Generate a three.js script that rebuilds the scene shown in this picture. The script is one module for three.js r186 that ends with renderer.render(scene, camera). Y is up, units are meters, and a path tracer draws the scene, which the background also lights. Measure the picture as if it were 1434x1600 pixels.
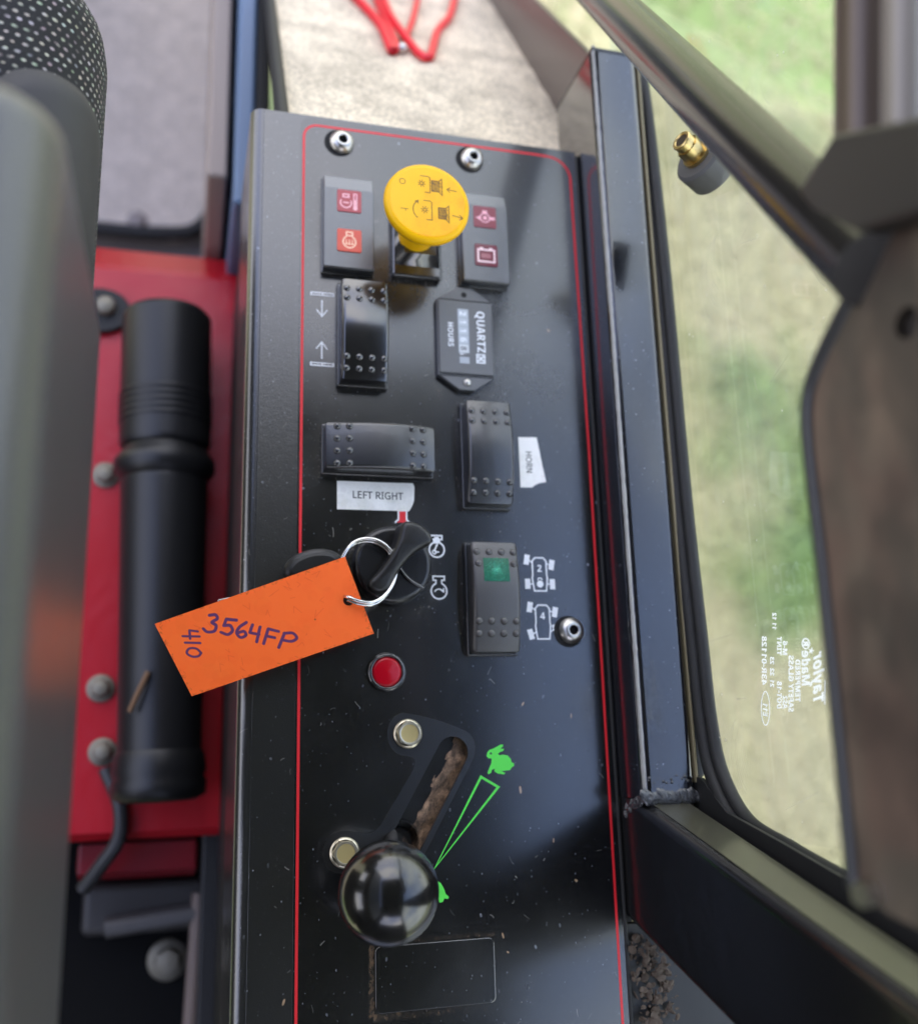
import * as THREE from 'three';
import { RoundedBoxGeometry } from 'three/addons/geometries/RoundedBoxGeometry.js';
import { mergeGeometries, toCreasedNormals } from 'three/addons/utils/BufferGeometryUtils.js';
import { FontLoader } from 'three/addons/loaders/FontLoader.js';

// ---------------------------------------------------------------- camera, sky, sun, exposure
const scene = new THREE.Scene();
const HEIGHT = 450, EYE = [-106.26, HEIGHT, -51.37];                 // the lens, in millimetres of the console: across, up, forward
const RIGHT = new THREE.Vector3(0.9645586, 0.2623187, 0.0285577), DOWN = new THREE.Vector3(0.0352288, -0.2352788, 0.9712893), AHEAD = new THREE.Vector3(0.2615063, -0.9358594, -0.2361814);
const FOCAL = 1544;
const camera = new THREE.PerspectiveCamera(2 * Math.atan(800 / FOCAL) * 180 / Math.PI, 1434 / 1600, 0.02, 400);
camera.position.set(EYE[0] / 1000, EYE[1] / 1000, -EYE[2] / 1000);
camera.quaternion.setFromRotationMatrix(new THREE.Matrix4().makeBasis(RIGHT, DOWN.clone().negate(), AHEAD.clone().negate()));
camera.focus = 0.422;
camera.userData.fStop = 4.8;
scene.add(camera);

const renderer = new THREE.WebGLRenderer({ antialias: true });
renderer.setSize(917, 1024);
renderer.shadowMap.enabled = true;
renderer.toneMapping = THREE.LinearToneMapping;
renderer.toneMappingExposure = 3.8;

const SUN_DIR = new THREE.Vector3(0.06, 1, 0.3).normalize();
const sun = new THREE.DirectionalLight(new THREE.Color(1, 0.95, 0.86), 2.2);
sun.position.copy(SUN_DIR).multiplyScalar(12);
sun.castShadow = true;
sun.shadow.mapSize.set(4096, 4096);
sun.shadow.camera.left = sun.shadow.camera.bottom = -4; sun.shadow.camera.right = sun.shadow.camera.top = 4; sun.shadow.camera.far = 40;
sun.shadow.radius = 3;
scene.add(sun);

// seeded randomness and noise
let seed = 20240611;
const rnd = () => { seed = (seed + 0x6D2B79F5) | 0; let t = Math.imul(seed ^ (seed >>> 15), 1 | seed); t = (t + Math.imul(t ^ (t >>> 7), 61 | t)) ^ t; return ((t ^ (t >>> 14)) >>> 0) / 4294967296; };
const R = (a, b) => a + (b - a) * rnd();
const hash = (x, y) => { let h = Math.imul(x | 0, 374761393) + Math.imul(y | 0, 668265263); h = Math.imul(h ^ (h >>> 13), 1274126177); return ((h ^ (h >>> 16)) >>> 0) / 4294967296; };
function vnoise(x, y, px = 1e6, py = 1e6) {
  const xi = Math.floor(x), yi = Math.floor(y), fx = x - xi, fy = y - yi, u = fx * fx * (3 - 2 * fx), v = fy * fy * (3 - 2 * fy);
  const m = (a, n) => ((a % n) + n) % n, x0 = m(xi, px), x1 = m(xi + 1, px), y0 = m(yi, py), y1 = m(yi + 1, py);
  return (hash(x0, y0) * (1 - u) + hash(x1, y0) * u) * (1 - v) + (hash(x0, y1) * (1 - u) + hash(x1, y1) * u) * v;
}
function fbm(x, y, n = 4, p = 1e6, q = p) { let s = 0, a = 0.5, w = 0; for (let i = 0; i < n; i++) { s += a * vnoise(x, y, p, q); w += a; x *= 2; y *= 2; p *= 2; q *= 2; a *= 0.5; } return s / w; }
const smooth = (a, b, x) => { const t = Math.min(1, Math.max(0, (x - a) / (b - a))); return t * t * (3 - 2 * t); };

// the sky: blue overhead, pale towards the horizon, soft broken cloud
{
  const w = 1024, h = 512, d = new Float32Array(w * h * 4);
  for (let j = 0; j < h; j++) for (let i = 0; i < w; i++) {
    const el = ((j + 0.5) / h - 0.5) * Math.PI, az = (i / w) * 2 * Math.PI, s = Math.sin(el);
    const t = Math.pow(Math.max(0, s), 0.75);
    let c = [1.04 - 0.72 * t, 1.03 - 0.6 * t, 1.04 - 0.2 * t];
    if (s > 0) {
      const k = 1 / (s + 0.25), cx = Math.cos(az) * Math.cos(el) * k, cy = Math.sin(az) * Math.cos(el) * k;
      const cl = smooth(0.46, 0.7, fbm(cx * 2.1 + 40, cy * 2.1 + 17, 5)) * 0.8;
      c = [c[0] + (1.42 - c[0]) * cl, c[1] + (1.37 - c[1]) * cl, c[2] + (1.3 - c[2]) * cl];
    } else c = [0.5, 0.52, 0.45];
    const o = (j * w + i) * 4; d[o] = c[0] * 0.78; d[o + 1] = c[1] * 0.78; d[o + 2] = c[2] * 0.78; d[o + 3] = 1;
  }
  const sky = new THREE.DataTexture(d, w, h, THREE.RGBAFormat, THREE.FloatType);
  sky.mapping = THREE.EquirectangularReflectionMapping; sky.magFilter = sky.minFilter = THREE.LinearFilter; sky.needsUpdate = true;
  scene.background = sky; scene.environment = sky;
}

// ---------------------------------------------------------------- helpers (all shapes are in millimetres: x across the console, y up, v forward = -z)
const V3 = (x, y, z) => new THREE.Vector3(x, y, z);
function cast(px, py) { return RIGHT.clone().multiplyScalar(px - 717).addScaledVector(DOWN, py - 800).addScaledVector(AHEAD, FOCAL); }
function onLevel(px, py, n) { const d = cast(px, py), t = (n - HEIGHT) / d.y; return [EYE[0] + d.x * t, n, EYE[2] - d.z * t]; }       // a point on the level n, as [across, up, forward]
function onWall(px, py, x) { const d = cast(px, py), t = (x - EYE[0]) / d.x; return [x, HEIGHT + d.y * t, EYE[2] - d.z * t]; }          // a point on the upright plane at x
const used = new Map();
const numbered = (name) => { const k = used.get(name) || 0; used.set(name, k + 1); return k ? name + '_' + String(k).padStart(3, '0') : name; };
function thing(name, label, category, base, group, kind) {
  const o = new THREE.Group(); o.name = numbered(name); o.userData = { label, category };
  if (group) o.userData.group = group;
  if (kind) o.userData.kind = kind;
  o.base = base; o.position.set(base[0] / 1000, base[1] / 1000, -base[2] / 1000); scene.add(o);
  return o;
}
function clean(g) {
  let k = g.index ? g.toNonIndexed() : g;
  if (!k.attributes.normal) k.computeVertexNormals();
  if (!k.attributes.uv) k.setAttribute('uv', new THREE.BufferAttribute(new Float32Array(k.attributes.position.count * 2), 2));
  for (const n of Object.keys(k.attributes)) if (!['position', 'normal', 'uv'].includes(n)) k.deleteAttribute(n);
  k.morphAttributes = {}; k.clearGroups();
  return k;
}
const joined = (list) => { list = [].concat(list).map(clean); return list.length > 1 ? mergeGeometries(list) : list[0]; };
function part(parent, name, geos, mat, label) {                       // geometry given in console millimetres
  let top = parent; while (!top.base) top = top.parent;
  const off = [...top.base];
  if (parent !== top) { off[0] += parent.position.x * 1000; off[1] += parent.position.y * 1000; off[2] -= parent.position.z * 1000; }
  const g = joined(geos); g.translate(-off[0], -off[1], off[2]); g.scale(0.001, 0.001, 0.001);
  const m = new THREE.Mesh(g, mat); m.name = numbered(name); m.castShadow = m.receiveShadow = true;
  if (label) m.userData.label = label;
  parent.add(m); return m;
}
function piece(parent, name, unit, at, mat, turn) {                   // a shared small geometry (already in metres) set at a console point
  let top = parent; while (!top.base) top = top.parent;
  const off = [...top.base];
  const m = new THREE.Mesh(unit, mat); m.name = numbered(name); m.castShadow = m.receiveShadow = true;
  m.position.set((at[0] - off[0]) / 1000, (at[1] - off[1]) / 1000, -(at[2] - off[2]) / 1000);
  if (turn) m.rotation.set(...turn);
  parent.add(m); return m;
}
const metres = (g) => { const k = clean(g); k.scale(0.001, 0.001, 0.001); return k; };
const put = (g, x, n, v) => g.translate(x, n, -v);
function box(w, h, d, x, n, v, r = 1) { return put(new RoundedBoxGeometry(w, h, d, 3, Math.min(r, w / 2.01, h / 2.01, d / 2.01)), x, n, v); }      // centred at x, v with its foot at n - h/2
function shapeOf(pts) { const s = new THREE.Shape(); pts.forEach(([x, v], i) => (i ? s.lineTo(x, v) : s.moveTo(x, v))); s.closePath(); return s; }
function roundRect(x0, v0, x1, v1, r, S = THREE.Shape) {
  const s = new S(); s.moveTo(x0 + r, v0); s.lineTo(x1 - r, v0); s.absarc(x1 - r, v0 + r, r, -Math.PI / 2, 0); s.lineTo(x1, v1 - r); s.absarc(x1 - r, v1 - r, r, 0, Math.PI / 2);
  s.lineTo(x0 + r, v1); s.absarc(x0 + r, v1 - r, r, Math.PI / 2, Math.PI); s.lineTo(x0, v0 + r); s.absarc(x0 + r, v0 + r, r, Math.PI, 1.5 * Math.PI); return s;
}
function slab(shape, n0, n1, bevel = 0, seg = 8) {                    // a flat shape (across, forward) given thickness from n0 up to n1
  const g = new THREE.ExtrudeGeometry(shape, { depth: n1 - n0 - 2 * bevel, bevelEnabled: bevel > 0, bevelSize: bevel, bevelThickness: bevel, bevelOffset: -bevel, bevelSegments: 4, curveSegments: seg });
  g.rotateX(-Math.PI / 2); g.translate(0, n0 + bevel, 0); return g;
}
function flat(shape, n) { const g = new THREE.ShapeGeometry(shape, 12); g.rotateX(-Math.PI / 2); g.translate(0, n, 0); return g; }
function across(pts, x0, x1, bevel = 0) {                             // a profile given as [forward, up], given width from x0 to x1
  const s = new THREE.Shape(); pts.forEach(([v, n], i) => (i ? s.lineTo(v, n) : s.moveTo(v, n))); s.closePath();
  const g = new THREE.ExtrudeGeometry(s, { depth: x1 - x0 - 2 * bevel, bevelEnabled: bevel > 0, bevelSize: bevel, bevelThickness: bevel, bevelOffset: -bevel, bevelSegments: 4 });
  g.translate(0, 0, x0 + bevel); g.applyMatrix4(new THREE.Matrix4().set(0, 0, 1, 0, 0, 1, 0, 0, -1, 0, 0, 0, 0, 0, 0, 1)); return g;
}
function lathe(pts, x = 0, n = 0, v = 0, seg = 48) { return put(new THREE.LatheGeometry(pts.map(([r, y]) => new THREE.Vector2(r, y)), seg), x, n, v); }
const P3 = ([x, n, v]) => V3(x, n, -v);
function tube(pts, r, seg = 60, rs = 14, closed = false) { return new THREE.TubeGeometry(new THREE.CatmullRomCurve3(pts.map(P3), closed), seg, r, rs, closed); }
function rod(a, b, r, seg = 20, r2 = r) {
  const A = P3(a), B = P3(b), g = new THREE.CylinderGeometry(r2, r, A.distanceTo(B), seg);
  g.applyQuaternion(new THREE.Quaternion().setFromUnitVectors(V3(0, 1, 0), B.clone().sub(A).normalize())); const c = A.add(B).multiplyScalar(0.5); return g.translate(c.x, c.y, c.z);
}
function line(pts, w, n, closed = false) {                            // printed line of width w through [across, forward] points
  const L = [], Q = [], k = pts.length;
  for (let i = 0; i < k; i++) {
    const a = pts[closed ? (i + k - 1) % k : Math.max(0, i - 1)], b = pts[i], c = pts[closed ? (i + 1) % k : Math.min(k - 1, i + 1)];
    const n1 = norm([b[0] - a[0], b[1] - a[1]]) || norm([c[0] - b[0], c[1] - b[1]]), n2 = norm([c[0] - b[0], c[1] - b[1]]) || n1;
    let m = norm([-(n1[1] + n2[1]), n1[0] + n2[0]]) || [-n1[1], n1[0]]; const cs = Math.max(0.4, m[0] * -n1[1] + m[1] * n1[0]);
    L.push([b[0] + m[0] * w / 2 / cs, b[1] + m[1] * w / 2 / cs]); Q.push([b[0] - m[0] * w / 2 / cs, b[1] - m[1] * w / 2 / cs]);
  }
  const p = [], q = closed ? k : k - 1;
  for (let i = 0; i < q; i++) { const j = (i + 1) % k; for (const [x, v] of [L[i], Q[i], Q[j], L[i], Q[j], L[j]]) p.push(x, n, -v); }
  const g = new THREE.BufferGeometry(); g.setAttribute('position', new THREE.Float32BufferAttribute(p, 3));
  g.setAttribute('normal', new THREE.Float32BufferAttribute(p.map((_, i) => (i % 3 === 1 ? 1 : 0)), 3)); return g;
}
function norm(a) { const l = Math.hypot(a[0], a[1]); return l < 1e-9 ? null : [a[0] / l, a[1] / l]; }
const arc = (x, v, r, a, b, k = 24) => Array.from({ length: k + 1 }, (_, i) => { const t = (a + (b - a) * i / k) * Math.PI / 180; return [x + r * Math.cos(t), v + r * Math.sin(t)]; });
function planar(g, x0, x1, v0, v1) { const p = g.attributes.position, u = new Float32Array(p.count * 2); for (let i = 0; i < p.count; i++) { u[2 * i] = (p.getX(i) - x0) / (x1 - x0); u[2 * i + 1] = (-p.getZ(i) - v0) / (v1 - v0); } g.setAttribute('uv', new THREE.BufferAttribute(u, 2)); return g; }
const turnV = (g, deg, x, v) => g.translate(-x, 0, v).rotateY(deg * Math.PI / 180).translate(x, 0, -v);
function rough(g, amp, freq) { const p = g.attributes.position; for (let i = 0; i < p.count; i++) { const x = p.getX(i), y = p.getY(i), z = p.getZ(i); p.setXYZ(i, x + amp * (fbm(y * freq + 3, z * freq) - 0.5), y + amp * (fbm(x * freq + 9, z * freq + 5) - 0.5), z + amp * (fbm(x * freq, y * freq + 31) - 0.5)); } g.computeVertexNormals(); return g; }

// ---------------------------------------------------------------- textures and materials
function tex(w, h, draw, srgb = true) { const c = document.createElement('canvas'); c.width = w; c.height = h; const x = c.getContext('2d'); draw(x, w, h); const t = new THREE.CanvasTexture(c); if (srgb) t.colorSpace = THREE.SRGBColorSpace; t.wrapS = t.wrapT = THREE.RepeatWrapping; return t; }
function field(w, h, fn, srgb = false) {
  const d = new Uint8Array(w * h * 4);
  for (let j = 0; j < h; j++) for (let i = 0; i < w; i++) { const c = fn(i / w, j / h), o = (j * w + i) * 4; for (let k = 0; k < 3; k++) d[o + k] = Math.max(0, Math.min(255, 255 * (Array.isArray(c) ? c[k] : c))); d[o + 3] = 255; }
  const t = new THREE.DataTexture(d, w, h); t.magFilter = t.minFilter = THREE.LinearFilter; t.wrapS = t.wrapT = THREE.RepeatWrapping; if (srgb) t.colorSpace = THREE.SRGBColorSpace; t.needsUpdate = true; return t;
}
const again = (t, u, v = u) => { const k = t.clone(); k.repeat.set(u, v); k.needsUpdate = true; return k; };
const peel = field(256, 256, (u, v) => 0.65 * fbm(u * 40, v * 40, 2, 40) + 0.35 * fbm(u * 90, v * 90, 1, 90));
const grainy = field(256, 256, (u, v) => fbm(u * 64, v * 64, 3, 64));
const patchy = field(256, 256, (u, v) => 0.35 + 0.65 * fbm(u * 6, v * 6, 5, 6));
const mat = (o) => new THREE.MeshPhysicalMaterial({ roughness: 0.5, metalness: 0, ...o });
const rgb = (r, g, b) => new THREE.Color().setRGB(r, g, b);

// the dusty face of the console: plain black with dust, fibres and brown dirt where it collects around the fittings
const FX0 = -84, FX1 = 96, FV0 = -240, FV1 = 274;
const fittings = [[-48, 182, -22, 234], [-13, 183, 13, 220], [23, 182, 49, 234], [-40, 123, -16, 176], [10, 125, 40, 180], [21, 64, 46, 117], [-47, 77, 6, 102], [20, -6, 47, 45], [-33, 16, 3, 52]];
function dusty(under) {
  return tex(1024, 2048, (c, w, h) => {
    const X = (x) => (x - FX0) / (FX1 - FX0) * w, Y = (v) => (FV1 - v) / (FV1 - FV0) * h;
    c.fillStyle = under ? '#0e0f10' : '#0b0c0e'; c.fillRect(0, 0, w, h);
    if (!under) for (const [x0, v0, x1, v1] of fittings) {
      for (let k = 0; k < 110; k++) { const t = rnd() * 2 * Math.PI, e = 1 + 0.35 * rnd() * rnd(), x = (x0 + x1) / 2 + Math.max(-1, Math.min(1, 1.5 * Math.cos(t))) * (x1 - x0) / 2 * e, v = (v0 + v1) / 2 + Math.max(-1, Math.min(1, 1.5 * Math.sin(t))) * (v1 - v0) / 2 * (1 + (e - 1) * 0.5); c.fillStyle = `rgba(190,182,170,${R(0.15, 0.6)})`; c.beginPath(); c.arc(X(x), Y(v), R(0.5, 1.6), 0, 7); c.fill(); }
      for (let k = 0; k < 260; k++) {
        const side = Math.floor(R(0, 4)), t = rnd(), o = -R(0, 1) * R(0, 1) * 7;
        const x = side < 2 ? (side ? x1 - o : x0 + o) : x0 + (x1 - x0) * t, v = side < 2 ? v0 + (v1 - v0) * t : (side === 2 ? v0 + o : v1 - o), r = R(6, 26);
        const g = c.createRadialGradient(X(x), Y(v), 0, X(x), Y(v), r), a = R(0.015, 0.06); g.addColorStop(0, `rgba(122,100,80,${a})`); g.addColorStop(1, 'rgba(122,100,80,0)'); c.fillStyle = g; c.fillRect(X(x) - r, Y(v) - r, 2 * r, 2 * r);
      }
    }
    for (let k = 0; k < 5200; k++) {                                   // dust specks
      const a = R(0.1, 0.8) * R(0.2, 1), s = R(0.5, 1.6) * (rnd() < 0.05 ? 2 : 1); c.fillStyle = `rgba(190,196,208,${a})`; c.beginPath(); c.ellipse(rnd() * w, rnd() * h, s * 1.3, s, R(0, 3), 0, 7); c.fill();
    }
    for (let k = 0; k < 2600; k++) {                                   // denser dust on the far left corner
      const x = w * 0.34 * rnd() * rnd() * 1.4, y = h * 0.4 * rnd(), a = R(0.1, 0.5); c.fillStyle = `rgba(200,204,210,${a})`; c.beginPath(); c.ellipse(x, y, R(0.5, 1.5), R(0.5, 1.2), R(0, 3), 0, 7); c.fill();
    }
    for (let k = 0; k < 46; k++) {                                     // wiped and smeared dust film
      const x = rnd() * w, y = rnd() * h, q = R(-0.6, 0.6); c.save(); c.translate(x, y); c.rotate(q); for (let i = 0; i < 14; i++) { c.strokeStyle = `rgba(150,150,150,${R(0.006, 0.03)})`; c.lineWidth = R(2, 9); c.beginPath(); c.moveTo(R(-40, 0), i * 5); c.quadraticCurveTo(30, i * 5 + R(-12, 12), R(60, 140), i * 5 + R(-20, 20)); c.stroke(); } c.restore();
    }
    for (let k = 0; k < 170; k++) {                                    // fibres and scratches
      const x = rnd() * w, y = h * Math.pow(rnd(), 0.7), a = R(0, 6.3), l = R(4, 20); c.strokeStyle = `rgba(205,200,190,${R(0.15, 0.75)})`; c.lineWidth = R(0.8, 2.1); c.beginPath(); c.moveTo(x, y); c.quadraticCurveTo(x + Math.cos(a) * l * 0.5 + R(-4, 4), y + Math.sin(a) * l * 0.5 + R(-4, 4), x + Math.cos(a) * l, y + Math.sin(a) * l); c.stroke();
    }
    for (const [x, v, s] of [[45, -69, 5], [48, -30, 3.4], [60, -92, 3], [34, -131, 3.5], [36, -138, 2.4], [70, -110, 3.2], [-62, -150, 4], [71, 162, 3.4], [72, -36, 3.2]]) {
      c.fillStyle = 'rgba(196,160,126,0.85)'; c.beginPath(); c.ellipse(X(x), Y(v), s * 1.5, s * 0.7, R(0, 3), 0, 7); c.fill();
    }
    if (!under) {                                                      // dirt line around the blank cover, dirt under the fittings
      for (let k = 0; k < 900; k++) { const t = rnd(), s = rnd(); const q = s < 0.45 ? [-24.6 + R(-1.6, 0.6), -159 + 29 * t] : s < 0.8 ? [-24 + 50 * t * t, -158.8 + R(-2, 0.8)] : [-22 + 52 * t, -130.4 + R(-0.6, 1)]; c.fillStyle = `rgba(120,94,72,${R(0.04, 0.24)})`; c.beginPath(); c.arc(X(q[0]), Y(q[1]), R(1, 4), 0, 7); c.fill(); }
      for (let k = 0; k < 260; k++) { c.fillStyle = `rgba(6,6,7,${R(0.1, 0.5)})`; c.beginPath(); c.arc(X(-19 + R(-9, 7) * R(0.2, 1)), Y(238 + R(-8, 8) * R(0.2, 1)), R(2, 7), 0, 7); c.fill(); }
    }
  });
}
const faceRough = field(256, 512, (u, v) => { const b = fbm(u * 7, v * 18, 5, 7, 18); return 0.15 + 0.12 * b + 0.12 * smooth(0.6, 1, v) + 0.03 * hash(u * 256, v * 512); });
const M = {
  face: mat({ map: dusty(false), roughness: 1, roughnessMap: faceRough, bumpMap: again(peel, 9, 26), bumpScale: 0.00002, ior: 1.8, clearcoat: 0.9, clearcoatRoughness: 0.12 }),
  plate: mat({ map: dusty(true), roughness: 0.28, bumpMap: again(peel, 9, 26), bumpScale: 0.00006, ior: 1.9, clearcoat: 0.8, clearcoatRoughness: 0.25 }),
  paint: mat({ color: rgb(0.008, 0.008, 0.009), roughness: 0.24, ior: 1.6 }),
  gloss: mat({ color: rgb(0.007, 0.007, 0.008), roughness: 0.12, ior: 1.6, clearcoat: 0.4, clearcoatRoughness: 0.08 }),
  plastic: mat({ color: rgb(0.008, 0.008, 0.0085), roughness: 0.22, bumpMap: again(grainy, 3), bumpScale: 0.00003, ior: 1.8, clearcoat: 0.5, clearcoatRoughness: 0.12 }),
  shiny: mat({ color: rgb(0.009, 0.009, 0.01), roughness: 0.18, ior: 1.9, clearcoat: 0.5, clearcoatRoughness: 0.1 }),
  worn: mat({ color: rgb(0.03, 0.026, 0.023), roughness: 0.3, bumpMap: again(grainy, 3), bumpScale: 0.00004, ior: 1.8, clearcoat: 0.3, clearcoatRoughness: 0.3 }),
  rubber: mat({ color: rgb(0.012, 0.012, 0.012), roughness: 0.62 }),
  dark: mat({ color: rgb(0.006, 0.006, 0.006), roughness: 0.8 }),
  red: mat({ color: rgb(0.72, 0.02, 0.03), roughness: 0.4 }),
  white: mat({ color: rgb(0.8, 0.82, 0.85), roughness: 0.5 }),
  green: mat({ color: rgb(0.1, 0.72, 0.08), roughness: 0.45 }),
  steel: mat({ color: rgb(0.55, 0.53, 0.49), metalness: 1, roughness: 0.3, roughnessMap: null }),
  zinc: mat({ color: rgb(0.66, 0.6, 0.46), metalness: 1, roughness: 0.34 }),
  dull: mat({ color: rgb(0.24, 0.22, 0.17), metalness: 0.6, roughness: 0.55 }),
  brass: mat({ color: rgb(0.62, 0.47, 0.2), metalness: 1, roughness: 0.28 }),
  rust: mat({ color: rgb(0.2, 0.13, 0.085), roughness: 0.8, map: again(patchy, 2, 3), bumpMap: again(grainy, 2), bumpScale: 0.0005 }),
};

// ---------------------------------------------------------------- the setting: ground, grass, carpet, floor
function ground() {
  const t = field(512, 512, (u, v) => { const a = fbm(u * 24, v * 24, 5, 24), b = fbm(u * 7 + 0.3, v * 7, 4, 7), k = smooth(0.42, 0.6, b); const g = [0.19, 0.25, 0.1], s = [0.32, 0.285, 0.19]; return [0, 1, 2].map((i) => Math.sqrt((g[i] * k + s[i] * (1 - k)) * (0.7 + 0.6 * a))); }, true);
  const g = new THREE.PlaneGeometry(240, 240, 1, 1); g.rotateX(-Math.PI / 2); g.translate(0, -1.2, 0);
  const m = new THREE.Mesh(g, mat({ map: again(t, 60), roughness: 1 })); m.name = 'ground'; m.userData = { label: 'dry yellow green lawn outside below the side window', category: 'ground', kind: 'structure' }; m.receiveShadow = true; scene.add(m);
  const p = []; for (let k = 0; k < 5; k++) { const a = k * 1.26, x = Math.cos(a) * 0.006, z = Math.sin(a) * 0.006, l = 0.02 + 0.012 * k, bx = Math.cos(a + 0.4) * 0.02, bz = Math.sin(a + 0.4) * 0.02; p.push(x - 0.003, 0, z, x + 0.003, 0, z + 0.002, x + bx, l, z + bz); }
  const blade = new THREE.BufferGeometry(); blade.setAttribute('position', new THREE.Float32BufferAttribute(p, 3)); blade.computeVertexNormals();
  const patch = (px, py, r, a) => { const q = onLevel(px, py, -1200); return [q[0] / 1000, -q[2] / 1000, r, a]; };
  const worn = [patch(1130, 570, 0.16, 0.5), patch(1190, 410, 0.22, -0.4), patch(1190, 930, 0.3, 0.25), patch(1300, 1260, 0.2, -0.3), patch(1220, 60, 0.35, -0.3), patch(1250, 300, 0.2, -0.2)];
  const greenness = (x, z) => { let k = fbm(x * 2.6 + 5, z * 2.6 + 80, 4) - 0.06; for (const [a, b, r, w] of worn) k += 0.45 * w * Math.exp(-((x - a) ** 2 + (z - b) ** 2) / (r * r)); return smooth(0.36, 0.66, k); };
  const N = 60000, im = new THREE.InstancedMesh(blade, mat({ color: 0xffffff, roughness: 0.9, side: THREE.DoubleSide }), N), d = new THREE.Object3D(), col = new THREE.Color();
  for (let i = 0; i < N; i++) {
    const x = i < 42000 ? R(0.5, 2.0) : R(0.25, 3.2), z = i < 42000 ? R(-1.3, 0.7) : R(-3.2, 1.6), k = greenness(x, z); d.position.set(x, -1.2, z); d.rotation.y = R(0, 6.3); d.scale.set(R(0.7, 1.3), R(0.3, 0.6) * (0.5 + 0.6 * k), R(0.7, 1.3)); d.updateMatrix(); im.setMatrixAt(i, d.matrix);
    const f = R(0.9, 1.1); col.setRGB((0.34 - 0.16 * k) * f, (0.31 - 0.03 * k) * f, (0.2 - 0.1 * k) * f); im.setColorAt(i, col);
  }
  im.name = 'grass'; im.userData = { label: 'short grass tufts on the lawn outside the side window', category: 'grass', kind: 'stuff' }; im.receiveShadow = true; scene.add(im);
}
ground();
{
  const t = field(512, 512, (u, v) => { const a = fbm(u * 128, v * 128, 2, 128), b = fbm(u * 9, v * 9, 4, 9), k = 0.84 + 0.36 * (a - 0.5) + 0.26 * (b - 0.5); return [k * 0.97, k * 0.9, k * 0.78]; }, true);
  const o = thing('floor_carpet', 'beige speckled carpet lining beyond the console end', 'carpet', [15, -100, 420], null, 'structure');
  const g = new THREE.PlaneGeometry(200, 640, 60, 190); g.rotateX(-Math.PI / 2);
  const p = g.attributes.position; for (let i = 0; i < p.count; i++) { const x = p.getX(i), v = -p.getZ(i) + 591; p.setXYZ(i, x + 33 - 0, -13 - (v - 271) * 0.66 + 2.2 * (fbm(x * 0.16 + 7, v * 0.16, 3) - 0.5) + 1.5 * (rnd() - 0.5) * 0.6, -v); }
  g.computeVertexNormals();
  part(o, 'carpet_pile', g, mat({ map: again(t, 1.4, 4.5), roughness: 1, sheen: 0.3, sheenColor: rgb(0.6, 0.55, 0.45) }));
  part(o, 'carpet_edge', tube([[-67, -12, 273], [-67, -150, 480], [-67, -230, 600]], 4), M.rubber);
  for (const [x, v] of [[-8, 280], [-30, 280], [-50, 278]]) part(o, 'dirt_clump', rough(box(10, 2.4, 2.6, x, -8.4, v - 8, 1), 1.4, 0.7), M.dark);
}
{
  const o = thing('cab_floor', 'grey painted floor pan beneath the mat', 'floor', [-200, -630, 300], null, 'structure');
  part(o, 'floor_pan', box(600, 8, 1900, -350, -634, 400, 2), mat({ color: rgb(0.2, 0.18, 0.165), roughness: 0.6 }));
}
{
  const t = field(256, 256, (u, v) => { const a = 0.8 + 0.14 * (fbm(u * 60, v * 60, 2, 60) - 0.5) + 0.1 * (fbm(u * 8, v * 8, 3, 8) - 0.5); return [a, a * 0.94, a * 0.87]; }, true);
  const o = thing('floor_mat', 'grey foam floor mat with rounded corner and black edge', 'floor mat', [-200, -600, 600]);
  const a = onLevel(333, 0, -600), b = onLevel(334, 240, -600), c = onLevel(285, 360, -600), s = new THREE.Shape();
  s.moveTo(-520, c[2] - 2); s.lineTo(c[0] - 12, c[2] - 2); s.bezierCurveTo(c[0] + 8, c[2], b[0], c[2] + 12, b[0], c[2] + 60); s.lineTo(a[0], a[2] + 120); s.lineTo(-520, a[2] + 120); s.closePath();
  part(o, 'mat_pad', planar(slab(s, -628, -600, 5), -420, -320, 300, 400), mat({ map: t, roughness: 0.95, bumpMap: grainy, bumpScale: 0.001 }));
  part(o, 'edge_trim', tube([[c[0] - 240, -602, c[2] - 5], [c[0] - 20, -602, c[2] - 5], [c[0] + 14, -602, c[2] + 4], [b[0] + 3, -602, c[2] + 36], [b[0] + 5, -602, c[2] + 80], [a[0] + 5, -602, a[2] + 100]], 8, 90), M.rubber);
  const q = onLevel(214, 342, -596); part(o, 'fastener', lathe([[0, 5], [6, 5], [10, 2], [11, -4]], q[0], -598, q[2]), mat({ color: rgb(0.28, 0.24, 0.22), roughness: 0.5 }));
}
{
  const o = thing('cab_side_wall', 'upright metal sheet edge left of carpet coloured blue grey for its sky reflection', 'wall', [-75, -300, 500], null, 'structure');
  part(o, 'wall_sheet', box(13, 480, 740, -80, -392, 676, 3), mat({ color: rgb(0.1, 0.16, 0.26), roughness: 0.35 }));  // sky reflection put into the base colour as blue
  part(o, 'wall_flange', box(14, 440, 660, -97, -392, 666, 3), mat({ color: rgb(0.3, 0.24, 0.2), roughness: 0.5 }));
  part(o, 'wall_seal', box(9, 120, 560, -68.5, -210, 556, 3), M.dark);
}
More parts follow.
